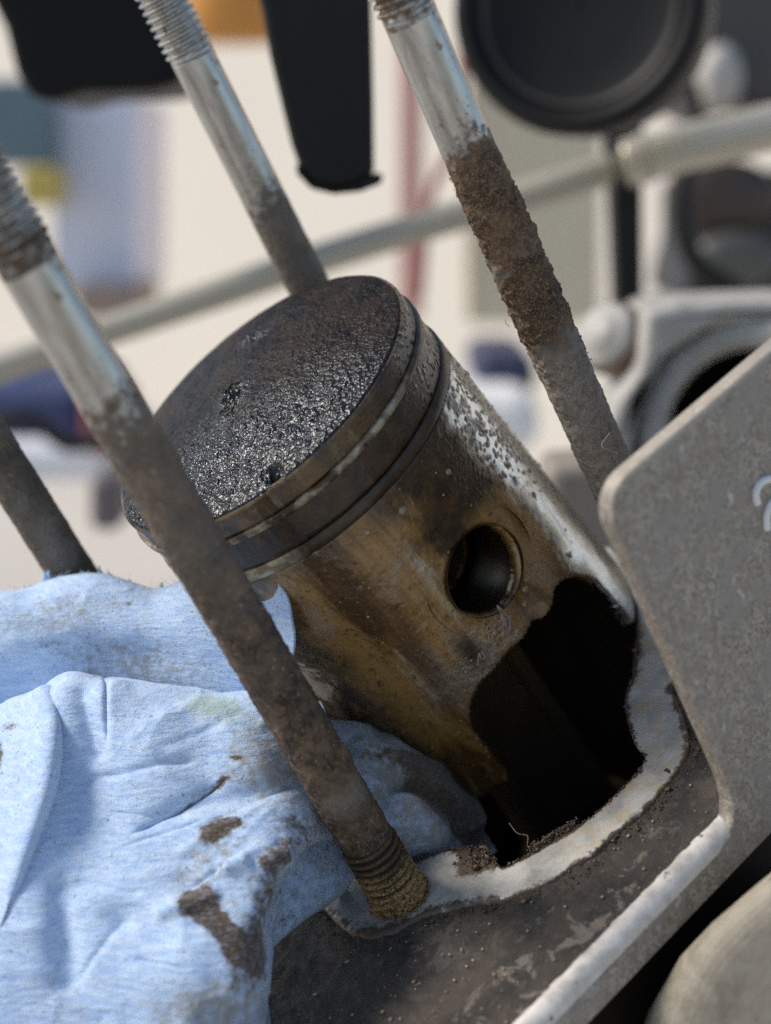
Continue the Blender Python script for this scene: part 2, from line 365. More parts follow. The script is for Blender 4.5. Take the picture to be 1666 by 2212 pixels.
def polar(poly, n, c=(0, -1.0)):
    A = np.linspace(0, 2 * np.pi, n, endpoint=False); d = np.stack([np.cos(A), np.sin(A)], 1); r = np.zeros(n)
    P = poly - np.array(c)
    for i in range(len(P)):
        a, b = P[i], P[(i + 1) % len(P)]; e = b - a
        den = d[:, 0] * e[1] - d[:, 1] * e[0]; den[np.abs(den) < 1e-9] = 1e-9
        t = (a[0] * e[1] - a[1] * e[0]) / den; u = (a[0] * d[:, 1] - a[1] * d[:, 0]) / den
        ok = (t > 0) & (u >= -1e-6) & (u <= 1 + 1e-6); r = np.where(ok & (t > r), t, r)
    return d, r
NA = 1400
dirs, r_in = polar(INNER, NA); _, r_out = polar(OUTER, NA)
cxy = np.array([0, -1.0])
def smooth_c(r, k):
    for _ in range(k): r = .5 * r + .25 * (np.roll(r, 1) + np.roll(r, -1))
    return r
r_in, r_out = smooth_c(r_in, 10), smooth_c(r_out, 30)
circ = np.concatenate([dirs * 3, np.zeros((NA, 1))], 1)
r_out_j = r_out + .07 * fbm(circ, 1.3, 3, 3.0, .5) + .022 * fbm(circ, 9, 3, 5.0, .6) 
r_in_j = r_in + .03 * fbm(circ, 2.5, 4, 9.0, .7)

crankcase = root("crankcase", EM)
tag(crankcase, "grimy cast aluminium crankcase whose open mouth has a scraped bright gasket face", "crankcase")
# deck around the mouth
xs, ys = np.arange(-11, 4.6, .045), np.arange(-6.16, 7.0, .045)
gx, gy = np.meshgrid(xs, ys); P = np.stack([gx.ravel(), gy.ravel(), 0 * gx.ravel()], 1)
q = P[:, :2] - cxy; ang = np.arctan2(q[:, 1], q[:, 0]) % (2 * np.pi); rad = np.hypot(q[:, 0], q[:, 1])
ai = (ang / (2 * np.pi) * NA).astype(int) % NA
mid = .5 * (r_in + r_out)[ai]
z = -.075 + .05 * fbm(P, .8, 4, 1.0) + .035 * fbm(P, 5, 4, 4.0, .6)
z += .05 * sstep(.35, 0, rad - r_out[ai]) * (.5 + fbm(P, 4, 3, 8.))
P[:, 2] = z
P[:, 2] -= .06 * sstep(-5.95, -6.16, P[:, 1]) * 0
Fd = gridf(len(xs), len(ys)); keep = (rad > mid)[Fd].all(1)
worn = sstep(-4.9, -5.6, P[:, 1]) * sstep(.2, -1.2, P[:, 0]) * .9 + .25
mk("deck", P, Fd[keep], MAT_DECK, crankcase, attrs={"worn": worn})
# scraped mating face with its inner wall
rows, yel, dirt, acr = [], [], [], []
for k, t in enumerate(np.linspace(0, 1, 15)):
    rr = r_in_j * (1 - t) + r_out_j * t; pts = np.concatenate([cxy + dirs * rr[:, None], np.zeros((NA, 1))], 1)
    pts[:, 2] = .006 * fbm(pts, 2.0, 4, 2.) - .012 * sstep(.97, 1, t) - .01 * sstep(.04, 0, t)
    rows.append(pts); edge = max(sstep(.70, 1.05, t) * .9, sstep(.16, -.05, t) * .8)
    x, y = pts[:, 0], pts[:, 1]; acr.append(0 * x + t)
    yel.append(sstep(-1.6, -.6, x) * 1.0 + 0 * x)
    lip = np.exp(-((x + 1.85) / .4) ** 2 - ((y + 3.55) / .38) ** 2) * 1.6
    lip2 = np.exp(-((x + 1.15) / .5) ** 2) * sstep(.28, 0, t) * (y < -3)
    right = sstep(1.4, 2.4, x) * .30
    dirt.append(np.clip(edge * .9 + lip + lip2 + right + .18 * (np.hypot(x + 3, y + 3) < .7), 0, 1.3))
wall = []
out_wall = np.concatenate([cxy + dirs * (r_out_j + .03)[:, None], np.full((NA, 1), -.22)], 1)
V = np.concatenate(rows + [out_wall])
mk("gasket_face", V, gridf(NA, 16, True), MAT_MATING, crankcase, attrs={"yellow": np.concatenate(yel + [yel[-1]]), "dirt": np.concatenate(dirt + [dirt[-1] * 0 + 1]), "across": np.concatenate(acr + [acr[-1]]), "arc": np.tile(np.arange(NA) / NA * 27.0, 16)})
wl = []
for zz, k in ((-.018, 1.0), (-.3, 1.0), (-.9, 1.0), (-2, .99), (-4, .97), (-6.5, .93)):
    pts = np.concatenate([cxy + dirs * (r_in_j * k)[:, None], np.full((NA, 1), zz)], 1); pts[:, 2] += .0 if zz > -.1 else .05 * fbm(pts, 2, 3); wl.append(pts)
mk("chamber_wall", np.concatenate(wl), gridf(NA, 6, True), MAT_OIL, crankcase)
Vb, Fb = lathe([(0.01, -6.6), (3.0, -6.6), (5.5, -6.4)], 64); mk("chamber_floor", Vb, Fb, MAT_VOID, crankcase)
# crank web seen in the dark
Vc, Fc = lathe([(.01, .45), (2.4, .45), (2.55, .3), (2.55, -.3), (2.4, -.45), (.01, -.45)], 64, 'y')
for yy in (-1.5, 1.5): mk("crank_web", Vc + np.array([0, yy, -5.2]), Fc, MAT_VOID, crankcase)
# rounded edge of the deck and the side face
xe = np.arange(-11, .36, .05); prof = [(-6.13, -.085), (-6.17, -.072), (-6.24, -.085), (-6.31, -.12), (-6.365, -.18), (-6.39, -.25), (-6.398, -.34)]
V = []
for y, zz in prof:
    lift = 0 * xe; p = np.stack([xe, np.full_like(xe, y), zz + lift], 1)
    p[:, 1] += .010 * fbm(p, .35, 2, 6.); V.append(p)
mk("deck_edge", np.concatenate(V), gridf(len(xe), len(prof)), MAT_EDGE, crankcase)
arc = [(.95 - .48 * math.cos(a), 4.52 + .48 * math.sin(a)) for a in np.linspace(0, np.pi / 2, 10)]
out = [(-11, -.30), (-11, -.74), (10, -.74), (10, 5.0)] + arc[::-1] + [(.47, .75), (.45, .38), (.40, .14), (.30, -.05), (.14, -.20), (-.1, -.29)]
V, Fp = prism2(out, -6.41, -6.13)
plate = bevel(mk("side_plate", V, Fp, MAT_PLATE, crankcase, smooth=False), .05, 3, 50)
V, Fp = prism2([(-11, -.82), (-11, -7), (10, -7), (10, -.82)], -6.0, -5.6); mk("lower_case", V, Fp, MAT_VOID, crankcase, smooth=False)  # black colour stands in for the shade in the gap below the plate
V, Fp = prism2([(.62, .0), (10, .0), (10, 4.86), (1.0, 4.86), (.62, 4.5)], -6.14, -6.05)
paths = [spline([(2.53, -6.43, 3.42), (2.55, -6.43, 3.53), (2.62, -6.43, 3.61), (2.73, -6.43, 3.63), (2.88, -6.43, 3.57), (3.0, -6.43, 3.45)], 24),
         spline([(2.52, -6.43, 3.02), (2.58, -6.43, 3.16), (2.66, -6.43, 3.25), (2.78, -6.43, 3.29), (2.95, -6.43, 3.2)], 20)]
V, Fp = tubes(paths, [.052, .05], 8); mk("cast_lettering", V, Fp, m_plain("worn_letter_tops", (.72, .70, .66), .5, .0, .15, 6), crankcase)
# crumbs of grime along the edges of the gasket face and on the deck
r = np.random.RandomState(3); pts, sz = [], []
for i in range(4200):
    k = r.randint(int(NA * .47), int(NA * .99)); inner = r.rand() < .35
    b = (r_in_j if inner else r_out_j)[k] + (abs(r.normal(0, .03)) if inner else r.normal(.05, .10))
    xy = cxy + dirs[k] * b
    if xy[0] > 2.6: continue
    pts.append((xy[0], xy[1], (-.01 if inner else -.05) + r.uniform(0, .03))); sz.append(min(.05, .009 * math.exp(r.normal(0, .6))))
for i in range(520):                               # ragged lip of old gasket
    xy = np.array([-1.85, -3.55]) + r.normal(0, 1, 2) * [.16, .17]
    q_ = xy - cxy; kk = int((math.atan2(q_[1], q_[0]) % (2 * np.pi)) / (2 * np.pi) * NA) % NA
    if np.hypot(*q_) < r_in_j[kk] - .02: continue
    pts.append((xy[0], xy[1], r.uniform(0, .07))); sz.append(min(.05, .010 * math.exp(r.normal(0, .65))))
for i in range(600):
    t_ = r.rand(); xy = np.array([-1.45, -4.18]) * (1 - t_) + np.array([-.75, -4.42]) * t_ + r.normal(0, .03, 2)
    pts.append((xy[0], xy[1], r.uniform(-.05, .06))); sz.append(abs(r.normal(0, .011)) + .006)
V, Fp = chunks(pts, sz, 5); tag(mk("grime_crumb", V, Fp, MAT_CRUMB, crankcase, smooth=False), kind="stuff")
pts, sz = [], []
for i in range(520):
    xy = np.array([r.uniform(-7, .9), r.uniform(-6.1, -3)]); q_ = xy - cxy; kk = int((math.atan2(q_[1], q_[0]) % (2 * np.pi)) / (2 * np.pi) * NA) % NA
    if np.hypot(*q_) < r_out_j[kk] + .02: continue
    pts.append((xy[0], xy[1], -.05)); sz.append(abs(r.normal(0, .011)) + .004)
V, Fp = chunks(pts, sz, 6); tag(mk("pale_grit", V, Fp, MAT_CRUMB2, crankcase, smooth=False), kind="stuff")

# ------------------------------------------------------------------ piston (its own frame: crown rim at z = 0)
piston = root("piston", PM)
tag(piston, "oily brown two-stroke piston with carbon-black crown tilted over the crankcase mouth", "piston")
# crown: radial grid
nr_, na_ = 270, 840
tr = np.linspace(0.002, 1, nr_) ** .85; th = np.linspace(0, 2 * np.pi, na_, endpoint=False)
RR, TH = np.meshgrid(tr * 2.56, th, indexing='ij')
P = np.stack([RR * np.cos(TH), RR * np.sin(TH), .36 * (1 - (RR / 2.56) ** 2) ** 1.0], -1).reshape(-1, 3)
x, y, rho = P[:, 0], P[:, 1], np.hypot(P[:, 0], P[:, 1])
wet = sstep(.0, -1.9, x * .75 + y * .62 + .55 * fbm(P, 1.0, 4))
wet = np.maximum(wet, .55 * sstep(-.6, -1.9, y + .7 * fbm(P, 1.1, 3, 5.)) * sstep(2.0, .2, x))
wet = np.maximum(wet, np.exp(-((x + .3) ** 2 + (y + .15) ** 2) / .10)); wet = np.maximum(wet, .55 * np.exp(-((x - .9) ** 2 + (y - .9) ** 2) / .09))
P[:, 2] += (.050 * fbm(P, .9, 3, 2.) + (.014 + .012 * wet) * fbm(P, 6, 3, 6., .6)) * (.15 + .85 * sstep(1.0, .90, rho / 2.56))
gr_ = pn(P, 11, 6.) + .5 * pn(P, 19, 9.); P[:, 2] += (.007 + .026 * wet) * (.55 + .9 * sstep(-.2, .25, fbm(P, 2.2, 2, 14.))) * sstep(1.0, .93, rho / 2.56) * np.where(gr_ > 0, gr_, gr_ * .5)
for cx_, cy_, s_, a_ in ((-.35, -.12, .16, .10), (-.15, .05, .10, -.14), (-.55, -.25, .12, .06), (-1.2, -2.05, .11, -.16), (.85, 1.05, .12, .05)):
    P[:, 2] += a_ * np.exp(-((x - cx_) ** 2 + (y - cy_) ** 2) / s_ ** 2) * (1 + 1.2 * fbm(P, 9, 2, 1.))
P[:, 2] -= .05 * sstep(.975, 1, rho / 2.56)
land = []
for h in np.linspace(-.07, -.33, 12):
    rr = 2.575 - .015 * (h > -.09); a = np.stack([rr * np.cos(th), rr * np.sin(th), 0 * th + h], 1)
    a[:, :2] *= (1 + .006 * fbm(a, 9, 3, 3.))[:, None]; land.append(a)
land = np.concatenate(land)
wl_ = .35 + .5 * sstep(.2, .8, np.cos(np.arctan2(land[:, 1], land[:, 0]) - R_(-60)) * 0 + (land[:, 0] / 2.56))
mk("crown", np.concatenate([P]), gridf(na_, nr_, True), MAT_CARBON, piston, attrs={"wet": wet})
def zone(theta, h):
    Pn = np.stack([theta * .045, h, 0 * h], 1); w = fbm(Pn, 1.3, 4, 3.)
    flank = sstep(22, 30, theta + 9 * w + 2.0 * (h + 2)) * sstep(118, 100, theta)
    flank = np.maximum(flank, 0)
    film = sstep(-9, 2, theta + 16 * w - 4 * (h + 1.2)) * sstep(-2.95, -2.45, h + .35 * w) * (1 - flank)
    film = np.maximum(film, .9 * sstep(9, 14, theta + 5 * w) * sstep(24, 20, theta) * sstep(-3.0, -2.4, h) * (1 - flank))
    film = np.maximum(film, .95 * np.exp(-((theta + 21) / 3.4) ** 4 - ((h + 4.05) / .36) ** 4))   # dried drip under the bore
    film = np.maximum(film, .7 * sstep(-22, -12, theta) * sstep(-1.75, -1.4, h) * (1 - flank))
    bare = np.exp(-((theta + 14) / 11) ** 2 - ((h + 2.35) / .35) ** 2) + .8 * np.exp(-((theta + 24) / 13) ** 2 - ((h + 4.3) / .7) ** 2) + .7 * np.exp(-((theta + 6) / 14) ** 2 - ((h + 4.3) / .25) ** 2)
    bare = np.maximum(bare, .5 * np.exp(-((theta - 17) / 5) ** 2 - ((h + 4.1) / .5) ** 2))
    dark_zone = sstep(-46, -66, theta + 10 * w) * .9 + .5 * sstep(-1.7, -1.2, h) * (1 - flank)  # darker on the left side and just below the rings
    beads = np.clip(flank * sstep(-3.6, -2.6, h + .5 * w) + .35 * film, 0, 1)
    foam = np.exp(-((theta + 17 + (h + 4.05) * 8) / 8.5) ** 4 - ((h + 4.08) / .27) ** 4) + .8 * np.exp(-((theta + 6) / 7) ** 2 - ((h + 4.42) / .1) ** 2)
    olive = sstep(40, 50, theta + 8 * w)
    return flank, film, np.clip(bare, 0, 1), np.clip(dark_zone, 0, 1), beads, foam, olive
def band(name, prof, mat, n=360, extra=None):
    prof = np.array(prof, float); V, Fb_ = lathe(prof, n)
    if name == "piston_ring": V[:, :2] *= (1 + .0012 * fbm(V, 2, 3))[:, None]
    thd = np.degrees(np.arctan2(V[:, 0], -V[:, 1])); z_ = zone(thd, V[:, 2])
    if name == 'piston_ring':
        z_ = list(z_); z_[1] = sstep(-50, -36, thd + 8 * fbm(V, 1.5, 3)) * .92 if prof[0][1] < -.7 else .8 * sstep(18, 28, thd + 6 * fbm(V, 2., 3))
    return mk(name, V, Fb_, mat, piston, attrs=dict(zip(("flank", "film", "bare", "dark_zone", "beads", "foam", "olive"), z_)))
band("top_land", [(2.50, .0), (2.565, -.04)] + [(2.57, h) for h in np.linspace(-.06, -.325, 8)] + [(2.56, -.345), (2.40, -.345)], MAT_SKIRT)
band("piston_ring", [(2.40, -.352), (2.600, -.362), (2.612, -.374), (2.612, -.455), (2.600, -.465), (2.40, -.465)], MAT_RING)
sl = band("second_land", [(2.40, -.474), (2.565, -.474), (2.575, -.486)] + [(2.575, h) for h in np.linspace(-.50, -.94, 8)] + [(2.565, -.955), (2.40, -.952)], MAT_SKIRT)
tl = bpy.data.objects["top_land"]; thl = np.degrees(np.arctan2(*[np.array([v.co[k] * sg for v in tl.data.vertices]) for k, sg in ((0, 1), (1, -1))]))
tl.data.attributes["film"].data.foreach_set("value", np.clip(.55 + .4 * sstep(-10, 25, thl), 0, 1).astype(np.float32))
sl.data.attributes["film"].data.foreach_set("value", np.ones(len(sl.data.vertices), np.float32))
band("piston_ring", [(2.40, -.970), (2.596, -.966), (2.610, -.976), (2.609, -1.146), (2.598, -1.158), (2.40, -1.156)], MAT_RING)
band("groove_core", [(2.44, -.30), (2.44, -1.25)], MAT_OIL)
# skirt with wrist pin bores and the two cut-away arches
dth, dh = .55, .034
tg = np.arange(-180, 180, dth); hg = np.arange(-1.165, -6.44, -dh)
TH, HH = np.meshgrid(tg, hg); theta, h = TH.ravel().copy(), HH.ravel().copy()
CUT = np.array([(33.5, -7.2), (34.6, -6.1), (34.2, -5.75), (33.6, -5.35), (30.3, -5.06), (26, -4.80), (22.9, -4.68), (19, -4.55), (15, -4.52), (10.4, -4.63), (5.4, -4.63), (1.3, -4.49), (-4.9, -4.55), (-11.6, -4.5), (-18.1, -4.57), (-24.2, -4.57), (-30.8, -4.71), (-35.7, -4.96), (-39, -5.34), (-39.9, -5.83), (-40.8, -6.27), (-41.5, -7.2)])
CUT[:, 1] += 0
def inpoly(px, py, poly):
    c = np.zeros(len(px), bool); j = len(poly) - 1
    for i in range(len(poly)):
        xi, yi = poly[i]; xj, yj = poly[j]
        cr = ((yi > py) != (yj > py)) & (px < (xj - xi) * (py - yi) / (yj - yi + 1e-12) + xi); c ^= cr; j = i
    return c
k2 = 2.6 * np.pi / 180
PIN_H, PIN_R = -3.28, .675
def hole_d(t, hh): return np.hypot(np.where(np.abs(t) < 60, t, 999) * k2, hh - PIN_H)
tb = (theta + 180) % 360; tb = np.where(tb > 180, tb - 360, tb)          # angle about the rear bore
cutm = inpoly(theta, h, CUT) | inpoly(-tb, h, CUT)
holem = (np.hypot(theta * k2, h - PIN_H) < PIN_R) | (np.hypot(tb * k2, h - PIN_H) < PIN_R)
bad = cutm | holem
Fs = gridf(len(tg), len(hg), True); keep = ~bad[Fs].any(1); Fk = Fs[keep]
cnt = np.bincount(Fk.ravel(), minlength=len(theta)); full = np.bincount(Fs.ravel(), minlength=len(theta))
bnd = np.where((cnt > 0) & (cnt < full) & ~bad)[0]
for i in bnd:                                        # pull border vertices onto the true outline
    for sgn, tt in ((1, theta[i]), (-1, tb[i])):
        d_ = math.hypot(tt * k2, h[i] - PIN_H)
        if d_ < PIN_R + .09:
            s_ = PIN_R / d_; nt_ = tt * s_; theta[i] += (nt_ - tt); h[i] = PIN_H + (h[i] - PIN_H) * s_; break
        if abs(tt) < 70 and h[i] < -4.3:
            q_ = np.array([tt * sgn * k2, h[i]]); best = None
            A_ = CUT * [k2, 1]
            for a, b in zip(A_[:-1], A_[1:]):
                e = b - a; u_ = np.clip(((q_ - a) @ e) / (e @ e), 0, 1); p_ = a + u_ * e; dd = np.hypot(*(p_ - q_))
                if best is None or dd < best[0]: best = (dd, p_)
            if best[0] < .085:
                jit = .012 * math.sin(best[1][0] * 61) + .01 * math.sin(best[1][0] * 143)
                theta[i] += best[1][0] / k2 * sgn - tt; h[i] = best[1][1] + jit; break
z_ = zone(theta, h)
thr = np.radians(theta)
rel = np.exp(-((np.where(np.abs(theta) < 90, theta, tb)) / 26) ** 4) * sstep(-1.7, -2.3, h) * .05      # relief round the pin
Pn = np.stack([np.sin(thr) * 2.6, -np.cos(thr) * 2.6, h], 1)
rad_ = 2.605 - rel + .010 * fbm(Pn, 2.2, 4, 2.) * (1 - z_[0]) + .006 * fbm(Pn, 9, 3, 4.)
rad_ -= .06 * sstep(-1.215, -1.165, h) * 0
V = np.stack([np.sin(thr) * rad_, -np.cos(thr) * rad_, h], 1)
skirt = mk("skirt", V, Fk[:, ::-1], MAT_SKIRT, piston, attrs=dict(zip(("flank", "film", "bare", "dark_zone", "beads", "foam", "olive"), z_)))
bm_ = skirt.data; 
sol = skirt.modifiers.new("wall", 'SOLIDIFY'); sol.thickness = .20; sol.offset = -1
# pin bosses, pin, inner dome
for s_ in (-1, 1):
    prof = [(PIN_R, 2.575), (PIN_R, 1.2), (PIN_R + .28, 1.15), (PIN_R + .30, 2.42)]
    Vb, Fb = lathe(prof, 72, 'y'); Vb = Vb * [1, -s_, 1] if s_ < 0 else Vb * [1, 1, 1]
    Vb[:, 1] = s_ * np.abs(Vb[:, 1]); Vb[:, 2] += PIN_H
    mk("pin_boss", Vb, Fb, MAT_BORE, piston)
Vb, Fb = lathe([(.60, 1.15), (.60, -1.15)], 48, 'y'); Vb[:, 2] += PIN_H; mk("small_end_bearing", Vb, Fb, MAT_VOID, piston)
cl = [(.56 * math.cos(a), -1.75, PIN_H + .56 * math.sin(a)) for a in np.linspace(R_(35), R_(150), 30)]
Vb, Fb = tubes([cl], [.06], 8); mk("circlip", Vb, Fb, MAT_ROD, piston)
Vb, Fb = lathe([(2.38, -1.2), (2.3, -1.0), (1.6, -.75), (.02, -.7)], 72); mk("inner_dome", Vb, Fb, MAT_VOID, piston)
# beads of oil standing on the flank and below the bore
r = np.random.RandomState(11); dome_t = []
ico_th = np.linspace(0, 2 * np.pi, 8, endpoint=False)
Vd, Fd_, off = [], [], 0
def bead(t, hh, s, flat=.6):
    global off
    a = math.radians(t); nrm = np.array([math.sin(a), -math.cos(a), 0]); tx = np.array([math.cos(a), math.sin(a), 0]); tz = np.array([0, 0, 1.])
    base = nrm * (2.60 - (.05 if abs(t) < 22 and hh < -2 else 0)) + tz * hh
    rings = []
    for k, (rr, hz) in enumerate(((1.0, -.12), (.95, .3), (.72, .68), (.38, .93))):
        rings.append(base + s * (rr * (np.cos(ico_th)[:, None] * tx + np.sin(ico_th)[:, None] * tz) + flat * hz * nrm))
    Vd.extend(rings); Vd.append((base + s * flat * nrm)[None])
    Fd_.extend([tuple(q + off) for q in gridf(8, 4, True)]); Fd_.extend([(24 + i + off, 24 + (i + 1) % 8 + off, 32 + off) for i in range(8)]); off += 33
for i in range(2200):
    t = r.uniform(26, 100); hh = r.uniform(-1.2, -4.6)
    if r.rand() > (.16 if hh > -2.9 else .10): continue
    bead(t, hh, abs(r.normal(0, .012)) + .014, .6)
for i in range(300):
    t = r.uniform(-62, 26); hh = r.uniform(-1.25, -6.2)
    if math.hypot(t * k2, hh - PIN_H) < PIN_R + .05 or inpoly(np.array([t]), np.array([hh]), CUT)[0]: continue
    if r.rand() > (.9 if hh < -3.4 and t < -14 else .4): continue
    bead(t, hh, abs(r.normal(0, .011)) + .009)
for t, hh, s in ((-7.6, -1.55, .075), (36, -3.45, .062), (33, -2.95, .05), (-20, -1.42, .05), (12, -1.75, .05), (6.5, -4.05, .06), (3, -4.2, .05), (9.5, -3.98, .05), (-11, -4.12, .06)): bead(t, hh, s, .5)
tag(mk("oil_droplet", np.concatenate(Vd), Fd_, MAT_DROP, piston), kind="stuff")
# dried foam lace under the bore
paths, rs = [], []
for i in range(0):
    t0 = r.uniform(-25, -9) ; h0 = -4.02 + (t0 + 17) * .018 + r.normal(0, .12); rr = r.uniform(.02, .055); a0 = r.uniform(0, 6.28)
    aa = np.linspace(a0, a0 + r.uniform(3, 6.2), 14); tt = np.radians(t0 + rr * np.cos(aa) / k2); hh = h0 + rr * np.sin(aa) * .9
    paths.append(np.stack([np.sin(tt) * 2.568, -np.cos(tt) * 2.568, hh], 1)); rs.append(r.uniform(.005, .009))
for i in range(4):
    t0 = r.uniform(-24, -4); pl = [(t0 + k * 1.1 + r.normal(0, .6), -4.2 + (t0 + 17) * .014 + r.normal(0, .07)) for k in range(5)]
    pl = spline(pl, 20); tt = np.radians(pl[:, 0]); paths.append(np.stack([np.sin(tt) * 2.568, -np.cos(tt) * 2.568, pl[:, 1]], 1)); rs.append(.012)
Vb, Fb = tubes(paths, rs, 5)
tag(mk("dried_foam", Vb, Fb, m_plain("dried_foam", (.36, .29, .25), .55, 0, .3, 8), piston), kind="stuff")

# ------------------------------------------------------------------ connecting rod
p0 = EMI @ (PM @ Vector((0, 0, PIN_H))); p1 = Vector((p0.x + .9, 0, -5.2)); ax = (p1 - p0).normalized()
rx = Vector((0, 1, 0)).cross(ax).normalized(); RM = Matrix((rx, Vector((0, 1, 0)), ax)).transposed().to_4x4()
L_ = (p1 - p0).length
rod = root("connecting_rod", EM @ Matrix.Translation(p0) @ RM)
tag(rod, "dark oily connecting rod running down inside the crankcase mouth", "connecting rod")
sec = [(-.75, -.38), (-.75, .38), (-.52, .38), (-.46, .16), (.46, .16), (.52, .38), (.75, .38), (.75, -.38), (.52, -.38), (.46, -.16), (-.46, -.16), (-.52, -.38)]
V = [(x * (1 + .018 * k), y, .75 + (L_ - 1.8) * k / 9) for k in range(10) for x, y in sec]
bevel(mk("shank", V, [tuple(f) for f in gridf(12, 10, True)], MAT_ROD, rod, smooth=False), .04, 2)
Vb, Fb = lathe([(.62, .75), (.95, .75), (1.0, .68), (1.0, -.68), (.95, -.75), (.62, -.75)], 48, 'y'); mk("small_end", Vb, Fb, MAT_ROD, rod)
Vb, Fb = lathe([(.9, .7), (1.6, .7), (1.65, .6), (1.65, -.6), (1.6, -.7), (.9, -.7)], 48, 'y'); Vb[:, 2] += L_; mk("big_end", Vb, Fb, MAT_VOID, rod)

# ------------------------------------------------------------------ cylinder studs
def stud(cx_, cy_, label, mat, rust, crust, base_thread=True, top=11.9, seed=0, base_h=1.15, dust=None):
    st = root("cylinder_stud", EM @ Matrix.Translation((cx_, cy_, 0)))
    tag(st, label, "stud", "four long studs around the crankcase mouth")
    n = 84; th = np.linspace(0, 2 * np.pi, n, endpoint=False)
    def tube(name, hs, r0, thr=None, m=mat, extra=0):
        H, T = np.meshgrid(hs, th, indexing='ij')
        Pn = np.stack([np.cos(T), np.sin(T), H], -1).reshape(-1, 3) * [.36, .36, 1]
        hf, tf = H.ravel(), T.ravel()
        ru = rust(hf, tf, Pn)
        rr = np.full(len(hf), r0)
        if thr:
            ph = (hf / .125 - tf / (2 * np.pi)) % 1.0; tri = np.abs(ph * 2 - 1); env = thr(hf)
            rr = .325 + (.07 * sstep(.12, .88, tri)) * 1.0; rr = r0 * (1 - env) + rr * env
        rr = rr + crust(hf) * (np.clip(ru, 0, 1)) * (.5 + 1.2 * fbm(Pn, 4, 2, seed + 3.) + 1.0 * fbm(Pn, 11, 4, seed, .7) + extra * np.abs(pn(Pn, 17, seed)))
        V = np.stack([np.cos(tf) * rr, np.sin(tf) * rr, hf], 1); Fq = gridf(n, len(hs), True)
        Fq = cap_fan(V, Fq, n) if len(hs) < 3000 else Fq
        return mk(name, V, Fq, m, st, attrs={"rust": np.clip(ru, 0, 1), "dust": dust(hf, tf, Pn) if dust else 0 * hf, "dark": np.clip((1 - sstep(.2, .6, tri)) * .8 * (hf > .35) + .75 * sstep(.45, .85, hf + .3 * fbm(Pn, 3, 3)), 0, 1) if name == "base_thread" else 0 * hf})
    b0 = base_h if base_thread else -.6
    tube("shank", np.arange(b0 - .02, 10.2, .03), .352, None, mat, .8)
    tube("top_thread", np.arange(10.19, top, .0125), .352, lambda hf: sstep(10.19, 10.33, hf))
    if base_thread:
        tube("base_thread", np.arange(-.5, base_h, .0125), .36, lambda hf: sstep(base_h, base_h - .12, hf), MAT_S_BASE, .2)
    return st
f0 = lambda a, b: (lambda hf: a + b)
stud(-3.005, -3.005, "steel stud with smooth brown grime and ochre rusty thread beside the blue towel", MAT_S_FRONT,
     lambda h, t, P: np.where(h > 10.1, .42 + .2 * sstep(10.9, 10.2, h), sstep(9.5, 6.9, h + .8 * fbm(P, 1.0, 4, 4.)) * .96 + .06),
     lambda h: (.002 + .020 * sstep(9.0, 7.6, h)) - .014 * sstep(1.3, 1.1, h) + .05 * sstep(.55, .05, h), True, seed=1,
     dust=lambda h, t, P: .30 * sstep(3.5, 6.5, h + 2.2 * fbm(P, .9, 4, 2.)) * sstep(8.6, 8.0, h) + .5 * np.exp(-((h - 2.05) / .22) ** 2) * sstep(.2, .8, np.cos(t + 1.7)))
stud(3.005, -3.005, "steel stud with flaky brown rust half way, rising behind the grey side plate", MAT_S_RUST,
     lambda h, t, P: np.where(h > 10.1, .5, sstep(8.9, 7.3, h + .7 * fbm(P, 1.0, 4, 2.)) * (1 - .3 * sstep(5.5, 5.1, h + .5 * fbm(P, 1.3, 3, 7.))) + .13 + .2 * sstep(9.0, 8.2, h)),
     lambda h: .004 + .040 * sstep(8.4, 7.4, h) * sstep(4.7, 5.6, h) + .014 * sstep(5.5, 5, h), True, seed=2,
     dust=lambda h, t, P: 1.0 * sstep(5.7, 4.9, h + .6 * fbm(P, 1.3, 3, 7.)) + .5 * np.exp(-((h - 6.6) / .3) ** 2) * (fbm(P, 2.2, 3) > .12))
stud(3.005, 3.005, "cleaner steel stud with bright thread standing behind the piston crown", MAT_S_BACK,
     lambda h, t, P: np.where(h > 9.0, .02, .10 + .9 * sstep(9.2, 6.0, h + .6 * fbm(P, 1.1, 3, 9.))) * (1 - .6 * sstep(8.4, 9.2, h)),
     lambda h: .002 + .012 * sstep(8.5, 7.5, h), False, seed=3, dust=lambda h, t, P: .45 * sstep(8.6, 7.0, h + fbm(P, 1.2, 3)))
stud(-3.005, 3.005, "short visible length of brown stained stud above the towel's back edge", MAT_S_BACK,
     lambda h, t, P: .85 + .15 * h / 10, lambda h: .014 + 0 * h, False, seed=4, dust=lambda h, t, P: .35 + .5 * fbm(P, 1.4, 3))
r = np.random.RandomState(31); pts, sz = [], []
for i in range(1500):
    a = r.uniform(0, 6.28); hh = r.uniform(4.8, 8.1)
    if pn(np.array([[math.cos(a) * .4, math.sin(a) * .4, hh]]), 1.6, 3.)[0] < -.05: continue
    pts.append((3.005 + .385 * math.cos(a) + r.normal(0, .006), -3.005 + .385 * math.sin(a) + r.normal(0, .006), hh)); sz.append(min(.03, .008 * math.exp(r.normal(0, .5))))
V, Fp = chunks(pts, sz, 19); st2 = [o for o in bpy.data.objects if o.name == "cylinder_stud.001"][0]
tag(mk("rust_flake", V - np.array([3.005, -3.005, 0]), Fp, m_plain("orange_rust_flake", (.17, .095, .045), .85, 0, .8, 9, .5), st2, smooth=False), kind="stuff")
